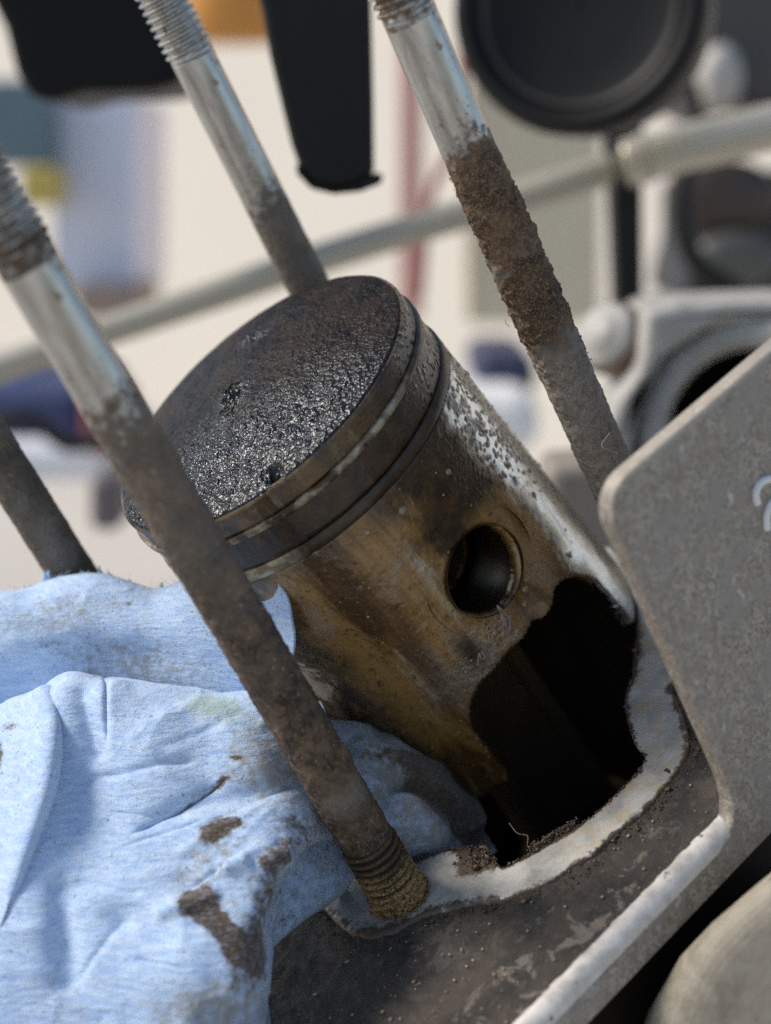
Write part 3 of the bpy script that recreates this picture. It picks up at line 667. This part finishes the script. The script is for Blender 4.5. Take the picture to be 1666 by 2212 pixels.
# rust collar where the front stud enters the case
pts, sz = [], []
r = np.random.RandomState(21)
for i in range(420):
    a = r.uniform(0, 6.28); d_ = .37 + abs(r.normal(0, .035)); pts.append((-3.005 + d_ * math.cos(a), -3.005 + d_ * math.sin(a), abs(r.normal(0, .06)))); sz.append(abs(r.normal(0, .018)) + .01)
V, Fp = chunks(pts, sz, 9); tag(mk("rust_crumb", V, Fp, m_plain("ochre_rust_crumb", (.22, .13, .045), .85, 0, .7, 8, .5), crankcase, smooth=False), kind="stuff")

# ------------------------------------------------------------------ blue shop towel
def sheet(net, nu, nv):
    """smooth surface through a net of measured points (x, y, depth) -> camera-frame measured coordinates"""
    net = [np.array(rw, float) for rw in net]; m = max(len(rw) for rw in net)
    A = np.stack([spline(rw, nu) for rw in net])          # rows x nu x 3
    B = np.stack([spline(A[:, i], nv) for i in range(nu)], 1)   # nv x nu x 3
    return B
def to_world(B):
    D = B[..., 2]; X = (B[..., 0] - 833) / F_PX * D; Yy = -(B[..., 1] - 1106) / F_PX * D
    C3 = np.array(CM.to_3x3()); t = np.array(CM.translation)
    return np.stack([X, Yy, -D], -1) @ C3.T + t
def blob(px, py, x, y, rx, ry, a=0.0):
    c, s = math.cos(R_(a)), math.sin(R_(a)); u = ((px - x) * c + (py - y) * s) / rx; v = (-(px - x) * s + (py - y) * c) / ry
    return np.exp(-(u * u + v * v) ** 1.5)
towel_base = cam_pt(330, 1900, 21.5)
TM = Matrix.Translation(towel_base)
def cloth(name, net, nu, nv, parent=None, wr=.06, stain=None, crease=None, seed=0, thick=.045, fray=0.0, rf=1.0):
    B = sheet(net, nu, nv); W = to_world(B); P = W.reshape(-1, 3); px, py = B[..., 0].ravel(), B[..., 1].ravel()
    du = np.gradient(W, axis=1); dv = np.gradient(W, axis=0); N = np.cross(du, dv).reshape(-1, 3); N /= np.linalg.norm(N, axis=1)[:, None] + 1e-9
    if N.mean(0)[1] > 0: N = -N
    Pa = P * [1, 1, 1]
    base = fbm(P, .55 * rf, 3, seed + 3.); rid = 1 - np.abs(fbm(P, .8 * rf, 3, seed + 31.) * 2.2)
    rid2 = 1 - np.abs(fbm(P * [.45, .45, 1.6], 1.7 * rf, 3, seed + 11.) * 2.4)
    wq = P + .10 * np.stack([pn(P, 1.7, 4.), pn(P, 1.7, 8.), pn(P, 1.7, 12.)], 1)
    amp = .35 + 1.2 * sstep(-.2, .3, fbm(P, .5, 2, seed + 71.))
    v1, v2, v3 = (np.abs(pn(wq * [.8, .8, 1.25], f_ * rf, seed + o_)) for f_, o_ in ((.75, 41.), (1.7, 51.), (3.6, 61.)))
    d = wr * (1.3 * base - amp * (2.6 * v1 + .7 * v2) + .9 + .10 * fbm(P * [.5, .5, 1.5], 6, 3, seed + 5.))
    if crease is not None: d = d + crease(px, py)
    P = P + N * d[:, None]
    if fray:
        v = np.repeat(np.arange(nv), nu); k = np.clip(1 - v / 5., 0, 1); P = P + np.array([0, 0, 1.]) * (fray * k * fbm(P, 4.5, 4, seed + 2., .75))[:, None]
    st = {"green": 0 * px, "grey": 0 * px, "brown": 0 * px}
    if stain: st.update(stain(px, py, P))
    P = P - np.array(towel_base)
    o = mk(name, P, gridf(nu, nv), MAT_TOWEL, parent, TM if parent is None else None, attrs=st)
    s = o.modifiers.new("thickness", 'SOLIDIFY'); s.thickness = thick; s.offset = 0
    return o, P, N
front = [
 [(-80,1665,24.6),(60,1580,24.3),(150,1520,24.1),(300,1545,23.9),(430,1560,23.7),(560,1565,23.5),(690,1580,23.4)],
 [(-80,1600,23.7),(60,1512,23.4),(150,1448,23.2),(300,1480,23.0),(430,1494,22.8),(560,1505,22.7),(690,1520,22.8)],
 [(-80,1625,22.9),(60,1545,22.5),(155,1480,22.3),(300,1510,22.2),(430,1522,22.1),(560,1535,22.1),(700,1550,22.5)],
 [(-80,1700,22.1),(60,1640,21.8),(165,1600,21.7),(300,1610,21.6),(430,1615,21.6),(570,1625,21.7),(720,1640,22.5)],
 [(-80,1790,21.6),(60,1750,21.3),(170,1735,21.4),(310,1735,21.2),(455,1735,21.2),(610,1725,21.4),(740,1730,22.6)],
 [(-80,1890,21.1),(60,1870,20.8),(175,1860,20.9),(320,1845,20.8),(470,1830,20.7),(630,1800,21.1),(735,1795,22.5)],
 [(-80,1990,20.7),(60,1970,20.4),(180,1955,20.5),(330,1935,20.4),(470,1905,20.4),(590,1872,20.6),(640,1850,21.9)],
 [(-80,2100,20.3),(60,2090,20.1),(180,2065,20.2),(330,2050,20.1),(450,2035,20.0),(555,2000,20.3),(585,1990,21.6)],
 [(-80,2200,20.1),(60,2190,19.9),(180,2180,19.9),(330,2165,19.8),(440,2150,19.8),(545,2130,20.1),(572,2120,21.3)],
 [(-80,2330,19.8),(60,2330,19.7),(180,2330,19.7),(330,2320,19.6),(440,2310,19.6),(535,2300,19.9),(560,2290,21.0)]]
def st_front(px, py, P):
    br = 1.25 * blob(px, py, 455, 1985, 66, 26, 38) + 1.25 * blob(px, py, 500, 2035, 55, 30, 55) + 1.1 * blob(px, py, 432, 1950, 40, 34, 0) + 1.15 * blob(px, py, 470, 1800, 42, 24, -25) + .9 * blob(px, py, 505, 1782, 22, 12, 0)
    br = br + .8 * blob(px, py, 545, 2040, 18, 60, 0) + .62 * blob(px, py, 575, 1930, 30, 80, 15) + .75 * blob(px, py, 510, 1640, 16, 6, 10) + .62 * blob(px, py, 480, 1690, 40, 12, -40) + .5 * blob(px, py, 590, 1850, 60, 22, -30)
    br = br + .42 * np.exp(-((py - 1450 - (px > 150) * (px - 150) * .1) / 7.) ** 2) * (px > 200) + .40 * blob(px, py, 470, 1890, 14, 120, 35) + .5 * blob(px, py, 640, 1790, 60, 40, 0) + .42 * blob(px, py, 420, 1720, 60, 10, -40) + .55 * blob(px, py, 515, 2110, 40, 50, 0)
    gn = 1.0 * blob(px, py, 450, 1525, 70, 36, 5) + .5 * blob(px, py, 540, 1560, 60, 50, 0)
    gr = .22 + .75 * blob(px, py, 470, 2190, 150, 80, 0) + .75 * blob(px, py, 590, 1640, 110, 110, 30) + .5 * blob(px, py, 430, 1860, 40, 130, 35) + .35 * blob(px, py, 530, 1950, 90, 120, 0) + .35 * blob(px, py, 130, 2160, 90, 60)
    return {"brown": br, "green": gn, "grey": gr}
def cr_front(px, py):
    d = 0 * px
    def line(x0, y0, x1, y1, w, a):
        L = math.hypot(x1 - x0, y1 - y0); ux, uy = (x1 - x0) / L, (y1 - y0) / L; t = ((px - x0) * ux + (py - y0) * uy) / L; s = -(px - x0) * uy + (py - y0) * ux
        return a * np.exp(-(s / w) ** 2) * sstep(-.12, .12, t) * sstep(1.12, .88, t)
    for L in ((300,1800,480,1690,5,.09),(310,1790,470,1700,22,.07),(170,1690,420,1640,10,.05),(228,1460,232,1600,6,.06),(175,1480,205,1640,26,.16),(540,1870,610,1830,14,.12),(250,2000,430,1870,40,.08),(130,1900,150,2140,34,.14),(360,1760,640,1690,20,.08),(340,1980,470,1930,16,-.08),(480,1880,620,1840,18,-.12)):
        d = d - line(*L)
    rc = np.random.RandomState(17)
    for k in range(20):
        x0, y0 = rc.uniform(160, 660), rc.uniform(1530, 2180); a = rc.choice([rc.normal(-.35, .22), rc.normal(.25, .2), rc.normal(-.9, .15)], p=[.6, .25, .15]); L = rc.uniform(90, 280)
        d = d + line(x0, y0, x0 + L * math.cos(a), y0 + L * math.sin(a), rc.uniform(4, 10), rc.uniform(.012, .035) * rc.choice([-1, 1]))
    return d
towel, _, _ = cloth("shop_towel", front, 440, 500, None, .085, st_front, cr_front, 1)
tag(towel, "pale blue crumpled paper shop towel with brown grease stains lying beside the front stud", "shop towel")
back = [
 [(-80,1300,24.9),(40,1290,24.8),(150,1262,24.8),(240,1268,24.6),(330,1300,24.4),(400,1280,24.1),(480,1255,23.6),(588,1222,22.7)],
 [(-80,1284,24.5),(40,1276,24.4),(150,1243,24.4),(240,1250,24.2),(330,1282,24.0),(400,1262,23.7),(480,1238,23.2),(574,1200,22.3)],
 [(-80,1310,24.0),(40,1302,23.9),(150,1272,23.9),(240,1280,23.8),(330,1308,23.6),(400,1290,23.3),(490,1270,22.9),(598,1238,22.1)],
 [(-80,1360,23.7),(40,1352,23.6),(150,1330,23.6),(240,1335,23.5),(330,1355,23.4),(410,1345,23.1),(510,1330,22.75),(622,1300,22.15)],
 [(-80,1440,23.7),(40,1430,23.6),(150,1420,23.55),(250,1420,23.5),(340,1425,23.35),(430,1420,23.1),(530,1405,22.8),(634,1390,22.3)],
 [(-80,1520,23.8),(40,1505,23.8),(150,1500,23.75),(260,1500,23.65),(350,1500,23.5),(440,1500,23.3),(550,1490,23.0),(640,1480,22.8)],
 [(-80,1640,24.2),(40,1600,24.3),(150,1560,24.5),(260,1570,24.2),(350,1580,24.0),(440,1590,23.9),(560,1590,23.7),(690,1580,23.6)]]
def cr_back(px, py): return .10 * np.sin((py + 60 * np.sin(px / 170.)) / 17.) * sstep(1270, 1340, py) * .22 + .10 * np.sin((py + .25 * px) / 42.) * .5
back_flap, Pb, Nb = cloth("back_flap", back, 360, 170, towel, .05, lambda px, py, P: {"grey": .5 * blob(px, py, 300, 1440, 200, 60, 10) + .4 * blob(px, py, 140, 1330, 160, 40, -10) + .3, "brown": .42 * blob(px, py, 120, 1390, 60, 8, -8) + .55 * blob(px, py, 275, 1312, 12, 6)}, cr_back, 2, .045, .45)
corner = [
 [(-90,1600,23.76),(20,1560,23.46),(95,1530,23.16),(128,1520,23.76)],
 [(-90,1560,23.16),(20,1520,22.76),(97,1488,22.56),(122,1500,23.26)],
 [(-90,1630,22.26),(40,1610,21.76),(117,1570,21.66),(134,1575,22.56)],
 [(-90,1730,21.76),(30,1715,21.26),(106,1700,21.06),(124,1705,22.06)],
 [(-90,1850,21.36),(0,1840,20.86),(62,1850,20.66),(80,1862,21.76)],
 [(-90,2000,20.96),(-30,1990,20.56),(10,2000,20.36),(26,2010,21.46)],
 [(-90,2140,20.76),(-60,2140,20.46),(-45,2140,20.36),(-30,2140,21.16)]]
cloth("folded_corner", corner, 150, 220, towel, .035, lambda px, py, P: {"brown": 1.0 * blob(px, py, -4, 1640, 16, 40) + .5 * blob(px, py, 25, 1575, 22, 12)}, None, 5)
under = [
 [(520,1800,21.6),(620,1790,22.1),(700,1770,22.8),(760,1800,23.4)],
 [(520,1860,21.5),(630,1835,22.1),(710,1815,22.75),(765,1850,23.2)],
 [(520,1930,21.4),(630,1900,22.0),(715,1870,22.5),(766,1886,22.8)],
 [(520,2000,21.2),(615,1985,21.8),(690,1940,22.3),(752,1908,22.7)],
 [(520,2080,21.1),(575,2050,21.6),(640,1990,22.2),(748,1925,23.0)]]
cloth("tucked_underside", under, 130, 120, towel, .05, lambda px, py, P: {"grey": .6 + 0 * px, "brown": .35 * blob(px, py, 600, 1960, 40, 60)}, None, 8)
# frayed fibres along the torn edges
r = np.random.RandomState(4); paths, rs = [], []
row = Pb.reshape(170, 360, 3)[9:22]
for i in range(170):
    c_ = r.randint(30, 359); p = row[r.randint(0, 13), c_]; d_ = np.array([r.normal(0, .6), r.normal(0, .4), 1.0 + r.normal(0, .5)]); d_ /= np.linalg.norm(d_); L = abs(r.normal(0, .07)) + .03
    b_ = np.array([r.normal(0, 1), r.normal(0, 1), r.normal(-.3, .8)]) * L * .5; t = np.linspace(0, 1, 7)[:, None]; paths.append(p + d_ * L * t + b_ * t * t); rs.append(.003)
V, Fp = tubes(paths, rs, 4); tag(mk("loose_fibre", V, Fp, m_plain("fluff", (.66, .74, .82), .9, 0, .1), towel), kind="stuff")
# the wad pushed into the mouth
wad_base = cam_pt(880, 1720, 23.6)
wad = [
 [(690,1600,24.4),(745,1598,24.6),(850,1632,24.8),(945,1700,25.0),(1000,1768,25.0),(1044,1850,25.0)],
 [(690,1572,23.7),(742,1580,23.8),(858,1614,24.0),(960,1682,24.2),(1014,1752,24.3),(1054,1850,24.4)],
 [(690,1630,23.2),(760,1640,23.2),(850,1668,23.4),(925,1720,23.6),(975,1780,23.8),(1020,1860,24.0)],
 [(700,1720,22.9),(780,1720,22.8),(850,1742,22.9),(905,1772,23.1),(945,1815,23.3),(980,1870,23.7)],
 [(720,1800,22.9),(790,1800,22.7),(850,1812,22.8),(890,1825,23.1),(925,1850,23.4),(960,1890,23.8)],
 [(740,1900,23.3),(800,1890,23.2),(850,1890,23.4),(890,1895,23.6),(920,1905,23.9),(950,1920,24.1)]]
_tb, _tm = towel_base, TM
towel_base, TM = wad_base, Matrix.Translation(wad_base)
def cr_wad(px, py):
    return .13 * (1 - np.abs(np.sin((px * .9 - py * .7) / 38. + 1.2 * np.sin(py / 60.)))) + .10 * np.exp(-(((px - 880) / 70) ** 2 + ((py - 1790) / 50) ** 2)) * 2 - .16 * np.exp(-((np.hypot(px - 880, py - 1800) - 92) / 16) ** 2)
wadc, _, _ = cloth("towel_wad", wad, 260, 230, None, .11, lambda px, py, P: {"brown": 1.15 * blob(px, py, 945, 1722, 120, 60, 45) + .8 * blob(px, py, 1000, 1790, 60, 22, 50) + .55 * blob(px, py, 800, 1640, 70, 20, 10) + .5 * blob(px, py, 850, 1590, 60, 16, 15), "grey": .85 + .3 * blob(px, py, 900, 1680, 160, 90, 45)}, cr_wad, 12, .06, 0, 1.5)
tag(wadc, "greasy wad of blue towel stuffed into the crankcase mouth under the piston skirt", "towel wad")

# ------------------------------------------------------------------ single hairs
def hair(pts, rad_, label, base):
    b = Vector(base); o_, f_ = tubes([np.array([tuple(Vector(p) - b) for p in spline([tuple(p) for p in pts], 30)]) if False else spline([tuple(Vector(p) - b) for p in pts], 30)], [rad_], 5)
    return tag(mk("hair", o_, f_, m_plain("pale_fibre", (.42, .36, .28), .6), None, Matrix.Translation(b)), label, "hair", "loose hairs caught on the engine")
H = [cam_pt(*p) for p in ((1100,1778,22.9),(1118,1800,22.8),(1140,1806,22.75),(1140,1828,22.7),(1155,1838,22.7),(1180,1815,22.7),(1195,1795,22.75))]
hair(H, .006, "curly pale hair hanging over the dark mouth by the gasket edge", H[-1])
H = [cam_pt(*p) for p in ((855,2015,21.9),(885,2045,21.8),(895,2075,21.75),(898,2100,21.7))]
hair(H, .004, "thin straight hair lying on the dark deck below the ochre thread", H[0])
H = [cam_pt(*p) for p in ((1318,935,22.1),(1306,950,22.0),(1300,962,21.95),(1312,972,21.95),(1335,980,22.0))]
hair(H, .004, "fine looped hair stuck on the rusty stud above the side plate", H[0])
H = [cam_pt(*p) for p in ((1100,706,21.5),(1092,695,21.45),(1094,684,21.45),(1104,676,21.5))]
hair(H, .005, "short curled fibre sticking out left of the flaky rusty stud", H[0])

# ------------------------------------------------------------------ surroundings, all out of focus
fw = CM.to_3x3() @ Vector((0, 0, -1)); fw.z = 0; fw.normalize()
def facing(name, outline, D, depth, m, bev=.3, parent=None, M=None, drop=0.0):
    """solid with a measured front outline at distance D, standing upright and going back by `depth`"""
    base = cam_pt(sum(p[0] for p in outline) / len(outline), sum(p[1] for p in outline) / len(outline), D) if M is None else M.translation
    n = len(outline); V = []
    for k in (0, 1):
        for x, y in outline:
            d_ = cam_pt(x, y, D) - cam.location; hor = d_.dot(fw); s_ = (base - cam.location).dot(fw) / hor if k == 0 else None
            p = cam.location + d_ * ((base - cam.location).dot(fw) / hor); V.append(tuple(p - base + (fw + Vector((0, 0, -drop))) * depth * k))
    Fc_ = [tuple(range(n)), tuple(range(n, 2 * n))[::-1]] + [(i, i + n, (i + 1) % n + n, (i + 1) % n) for i in range(n)]
    o = mk(name, V, Fc_, m, parent, Matrix.Translation(base) if parent is None else None, smooth=False)
    if bev: bevel(o, bev, 3, 30)
    return o, Matrix.Translation(base)
# ground and wall
gm = m_plain("pale_concrete", (.50, .46, .41), .8, 0, .15, .02, .05)
g = mk("ground", [(-3000, -3000, 0), (3000, -3000, 0), (3000, 3000, 0), (-3000, 3000, 0)], [(0, 1, 2, 3)], gm, None, Matrix.Identity(4), smooth=False); tag(g, kind="structure")
wallm = m_plain("cream_rendered_wall", (.60, .55, .48), .85, 0, .06, .02, .05)
wallo = root("garage_wall", Matrix.Translation((40, 300, 0)) @ Matrix.Rotation(R_(-50), 4, 'Z'))
tag(wallo, "blurred cream coloured wall far behind the engine", "wall")
V, Fp = prism2([(-420, 0), (210, 0), (210, 300), (-420, 300)], 0, 12); mk("wall_face", V, Fp, wallm, wallo, smooth=False)
def panel(x0, x1, z0, z1, c, nm):
    V, Fp = prism2([(x0, z0), (x1, z0), (x1, z1), (x0, z1)], -3, -.2); mk(nm, V, Fp, m_plain(nm + "_paint", c, .7, 0, .05, .05, .02), wallo, smooth=False)
# grey tube crossing behind the piston
tube_m = m_plain("dull_grey_tube", (.37, .34, .27), .5, .1, .12, .6, .05)
tb0 = cam_pt(-150, 850, 47); tube_o = root("frame_tube", Matrix.Translation(cam_pt(660, 570, 47)))
tag(tube_o, "grey metal tube crossing the blurred background from left to right", "metal tube")
def tpath(pts, rad_, nm, m):
    b = tube_o.matrix_world.translation; pp = spline([tuple(cam_pt(*p) - b) for p in pts], 40); V, Fp = tubes([pp], [rad_], 24); mk(nm, V, cap_fan(V, Fp, 24), m, tube_o)
tpath([(-150,842,47),(120,752,47),(400,658,47),(700,556,47),(1000,462,46.5),(1200,402,46),(1345,356,46)], .46, "thin_tube", tube_m)
tpath([(1352,354,45.6),(1480,318,45.2),(1600,292,45),(1860,228,44.5)], .66, "sleeve", m_plain("pale_sleeve", (.50, .46, .37), .35, .35, .1, .6, .05))
tpath([(1322,364,46.2),(1346,357,46)], .60, "collar", MAT_BLACK)
tpath([(1385,344,45.5),(1400,340,45.5)], .72, "collar", tube_m)
# black hanging pedal arm
arm = root("pedal_arm", Matrix.Translation(cam_pt(700, 200, 30.5))); tag(arm, "black tapered pedal arm with rounded lower end hanging behind the studs", "pedal arm")
ol = [(545,-60),(800,-60),(806,200),(808,378),(770,402),(725,410),(680,400),(648,366),(628,310),(605,215),(582,120),(565,20)]
facing("arm_body", ol, 30.5, 1.6, MAT_BLACK, .14, arm, Matrix.Translation(cam_pt(700, 200, 30.5)))
lip = [(640,352),(672,392),(722,408),(772,398),(812,372),(828,378),(824,396),(780,414),(722,420),(672,408),(640,374)]
facing("rubber_lip", lip, 30.2, 2.0, MAT_BLACK, .05, arm, Matrix.Translation(cam_pt(700, 200, 30.5)))
# black box at top left
o, _ = facing("black_case", [(-120,-160),(300,-160),(395,178),(330,196),(180,200),(100,222),(58,205),(30,150),(8,60),(-40,-40)], 41, 6, m_plain("black_plastic", (.006, .0055, .006), .5, 0, .2, **{"Specular IOR Level": .15}), .5)
tag(o, "black plastic case hanging in the blurred upper left background", "plastic case")
# orange can
o = root("orange_can", Matrix.Translation(cam_pt(500, 90, 95))); tag(o, "orange can with pale lid blurred between the back stud and the pedal arm", "can")
V, Fp = lathe([(.1, 0), (2.9, 0), (3.1, .3), (3.1, 4.2), (2.9, 4.6), (.1, 4.6)], 32); mk("can_body", V, Fp, m_plain("orange_paint", (.62, .26, .045), .5, 0, .1), o)
V, Fp = lathe([(2.85, 4.62), (2.85, 6.4), (.1, 6.5)], 32); mk("can_lid", V, Fp, m_plain("white_lid", (.8, .78, .74), .5), o)
# round black housing
hc = cam_pt(1245, 5, 40); vw = (cam.location - hc).normalized(); hq = (vw + Vector((-.22, 0, .16))).normalized().to_track_quat('Z', 'Y').to_matrix().to_4x4()
hs = root("round_housing", Matrix.Translation(hc) @ hq); tag(hs, "large round black dished housing at the top of the blurred background", "round housing")
V, Fp = lathe([(.05, -3.2), (2.85, -3.2), (3.1, -2.6), (3.25, -.5), (3.2, -.1), (3.02, .12), (2.8, .1), (2.66, -.1), (2.55, -.28), (2.2, -.40), (1.4, -.5), (.05, -.55)], 72); mk("housing_shell", V, Fp, MAT_BLACK2, hs)
V, Fp = lathe([(2.50, -.28), (2.55, -.20), (2.48, -.16), (2.38, -.30)], 72); mk("inner_rim", V, Fp, m_plain("worn_rim", (.04, .034, .028), .5, .1), hs)
# bracket post under it
o, _ = facing("bracket_post", [(1312,255),(1392,255),(1390,420),(1392,640),(1385,760),(1330,760),(1330,640),(1322,420)], 49.5, 1.4, MAT_BLACK, .15)
tag(o, "black upright bracket post behind the grey tube below the round housing", "bracket")
# dark machinery at the right edge
dk = root("dark_engine", Matrix.Translation(cam_pt(1600, 300, 76))); tag(dk, "dark blurred engine unit at the right edge behind the tube", "engine unit")
DKM = dk.matrix_world.copy()
facing("upper_cover", [(1490,-80),(1800,-80),(1800,240),(1690,235),(1600,222),(1530,262),(1495,215),(1515,130),(1500,60)], 76, 10, m_plain("dark_grey_cover", (.05, .045, .042), .5, 0, .4, .4), .6, dk, DKM)
facing("lower_block", [(1500,390),(1800,360),(1800,680),(1470,660),(1478,600),(1500,520)], 78, 10, m_plain("dark_block", (.018, .019, .024), .5, 0, .4, .4), .6, dk, DKM)
for (x, y, rr, c, nm) in ((1565, 425, 1.65, (.05, .034, .026), "rusty_flange"), (1556, 168, .95, (.40, .37, .33), "pale_gap_disc"), (1590, 560, 1.3, (.085, .08, .07), "drain_boss")):  # pale disc put in for bright background showing through a gap
    rr *= 1.3; p = cam_pt(x, y, 74.5) - DKM.translation; V, Fp = lathe([(.02, .8), (rr * .5, .8), (rr * .9, .6), (rr, .2), (rr, -1.5)], 40, 'y'); V = V * [1, -1, 1] * ([.8, 1, 1.25] if nm == "pale_gap_disc" else [1.2, 1, .8])
    mk(nm, V + np.array(p), Fp, m_plain(nm + "_m", c, .45, .1, .2), dk)
# aluminium casting with a bore
ca = root("aluminium_casting", Matrix.Translation(cam_pt(1600, 900, 37))); tag(ca, "grey aluminium casting with a large dark round bore behind the side plate", "casting"); CAM_ = ca.matrix_world.copy()
hole_c = cam_pt(1632, 940, 37) - CAM_.translation; k37 = 37 / F_PX
fq = Matrix((Vector((1, 0, 0)), -fw, Vector((0, 0, 1)))).transposed()
aq = (cam.location - cam_pt(1632, 940, 37) + Vector((-3, 0, 2))).normalized().to_track_quat('Z', 'Y').to_matrix()
V, Fp = lathe([(188 * k37, -5.0), (188 * k37, .05)], 80); mk('bore_wall', V @ np.array(aq).T + np.array(hole_c), Fp, MAT_VOID, ca)  # aluminium bore coloured black for the shade inside it
V, Fp = lathe([(189 * k37, .0), (190 * k37, .25), (200 * k37, .38), (240 * k37, .38), (258 * k37, .2), (268 * k37, -.3), (290 * k37, -1.0), (290 * k37, -5.0)], 80)
mk("bore_ring", V @ np.array(aq).T + np.array(hole_c), Fp, MAT_BGALU, ca)
V, Fp = lathe([(.02, -3.2), (192 * k37, -3.2)], 60); mk("bore_floor", V @ np.array(aq).T + np.array(hole_c), Fp, MAT_VOID, ca)
facing("casting_body", [(1395,672),(1470,655),(1800,645),(1800,700),(1640,690),(1530,710),(1440,770),(1385,860),(1370,960),(1360,1060),(1320,1080),(1300,960),(1330,870),(1385,790)], 39.0, 3.5, MAT_BGALU, .35, ca, CAM_)
bc = cam_pt(1310, 725, 38) - CAM_.translation; bq = Vector((-.62, -.55, .36)).normalized().to_track_quat('Z', 'Y').to_matrix()
V, Fp = lathe([(.02, .35), (.45, .35), (.52, .2), (.70, .22), (.80, .05), (.84, -.3), (.84, -2.2)], 48); mk("round_boss", V @ np.array(bq).T + np.array(bc), Fp, MAT_BGALU, ca)
V, Fp = lathe([(.845, -.02), (.90, -.1), (.88, -.35), (.845, -.4)], 48); mk("boss_rim", V @ np.array(bq).T + np.array(bc), Fp, m_plain("rusty_rim", (.22, .13, .08), .6), ca)
facing("lower_web", [(1180,1010),(1300,1000),(1420,1060),(1420,1330),(1270,1230),(1190,1090)], 40, 2.5, m_plain("brownish_casting", (.27, .23, .19), .6, .1, .2, .8), .3, ca, CAM_)
# gear cover close to the lens at lower right
gc, _ = facing("gear_cover", [(1388,2280),(1408,2205),(1440,2120),(1492,2030),(1560,1958),(1660,1872),(1800,1760),(2050,1760),(2050,2420),(1388,2420)], 19.6, 3.0, MAT_TAN, .95, drop=.9)
gc.modifiers["bevel"].segments = 10
tag(gc, "sand coloured cast cover in the lower right corner beside the black gap", "engine cover")
# things standing far back
def box(name, x0, y0, x1, y1, D, dep, c, label, cat, bev=.4):
    o, _ = facing(name, [(x0, y1), (x1, y1), (x1, y0), (x0, y0)], D, dep, m_plain(name + "_surface", c, .6, 0, .1, .3), bev); return tag(o, label, cat)
box("teal_crate", -200, 170, 108, 360, 120, 20, (.11, .17, .20), "dull teal crate blurred at the left edge below the black case", "crate")
box("yellow_tin", 40, 362, 112, 446, 118, 6, (.52, .40, .10), "small yellow tin blurred under the teal crate", "tin")
box("white_locker", 112, 205, 292, 640, 125, 18, (.66, .68, .78), "bluish white locker blurred behind the left studs", "locker")
box("red_post", 864, -200, 912, 690, 130, 5, (.52, .24, .20), "narrow red post blurred between pedal arm and right stud", "post")
box("cream_door", 1010, 180, 1300, 700, 135, 8, (.62, .54, .38), "cream door blurred right of the rusty stud", "door")
box("white_drum", 940, 850, 1168, 985, 80, 12, (.78, .76, .72), "white rounded tub blurred between piston and right stud", "tub", 1.2)
box("navy_bag", 1025, 765, 1160, 858, 84, 10, (.028, .03, .07), "navy bag lying on the white tub", "bag", .8)
box("navy_cloth", -200, 838, 190, 960, 85, 14, (.03, .045, .12), "dark navy cloth blurred behind the left stud", "cloth", 1.0)
box("blue_box", -200, 800, 60, 850, 88, 10, (.16, .24, .48), "blue box lying above the navy cloth", "box", .6)
box("maroon_rag", 175, 850, 262, 985, 82, 6, (.22, .05, .06), "maroon rag blurred beside the navy cloth", "rag", .6)
box("white_tray", -200, 962, 235, 1045, 83, 16, (.74, .73, .74), "white tray blurred under the navy cloth", "tray", .8)
box("brown_carton", 150, 620, 300, 690, 122, 12, (.30, .22, .17), "brown carton blurred at the foot of the white locker", "carton", .6)
box("grey_pipe_stub", 190, 1030, 262, 1150, 70, 4, (.12, .10, .10), "dark grey stub blurred left of the piston", "pipe stub", .5)

def cable(pts, rad_, m, label):
    b = cam_pt(*pts[0]); V, Fp = tubes([spline([tuple(cam_pt(*p) - b) for p in pts], 40)], [rad_], 14)
    o = mk("cable", V, cap_fan(V, Fp, 14), m, None, Matrix.Translation(b)); return tag(o, label, "cable")
cable([(1010,-60,66),(1000,120,66),(985,300,67),(930,420,68),(905,640,68)], .22, m_plain("red_cable", (.30, .10, .07), .5), "thin reddish cable hanging blurred between pedal arm and right stud")
cable([(1460,120,70),(1500,260,69),(1470,420,68),(1500,560,68),(1600,640,68)], .5, MAT_BLACK, "thick black cable sagging behind the grey tube at right")
cable([(-60,930,72),(60,905,72),(150,960,72),(260,930,72)], .4, MAT_BLACK, "black cable lying across the navy cloth at left")
for (x, y, D, rr) in ((1420, 690, 38.7, .16), (1450, 800, 38.6, .14), (1330, 985, 38.8, .15)):
    V, Fp = lathe([(.02, .14), (rr, .14), (rr, -.2)], 6, 'y'); V = V * [1, 1, 1]; p_ = cam_pt(x, y, D) - CAM_.translation
    mk("bolt_head", V * [1, -1, 1] + np.array(p_), Fp, MAT_S_BACK if False else m_plain("bolt_steel", (.28, .25, .21), .45, .4), ca, smooth=False)
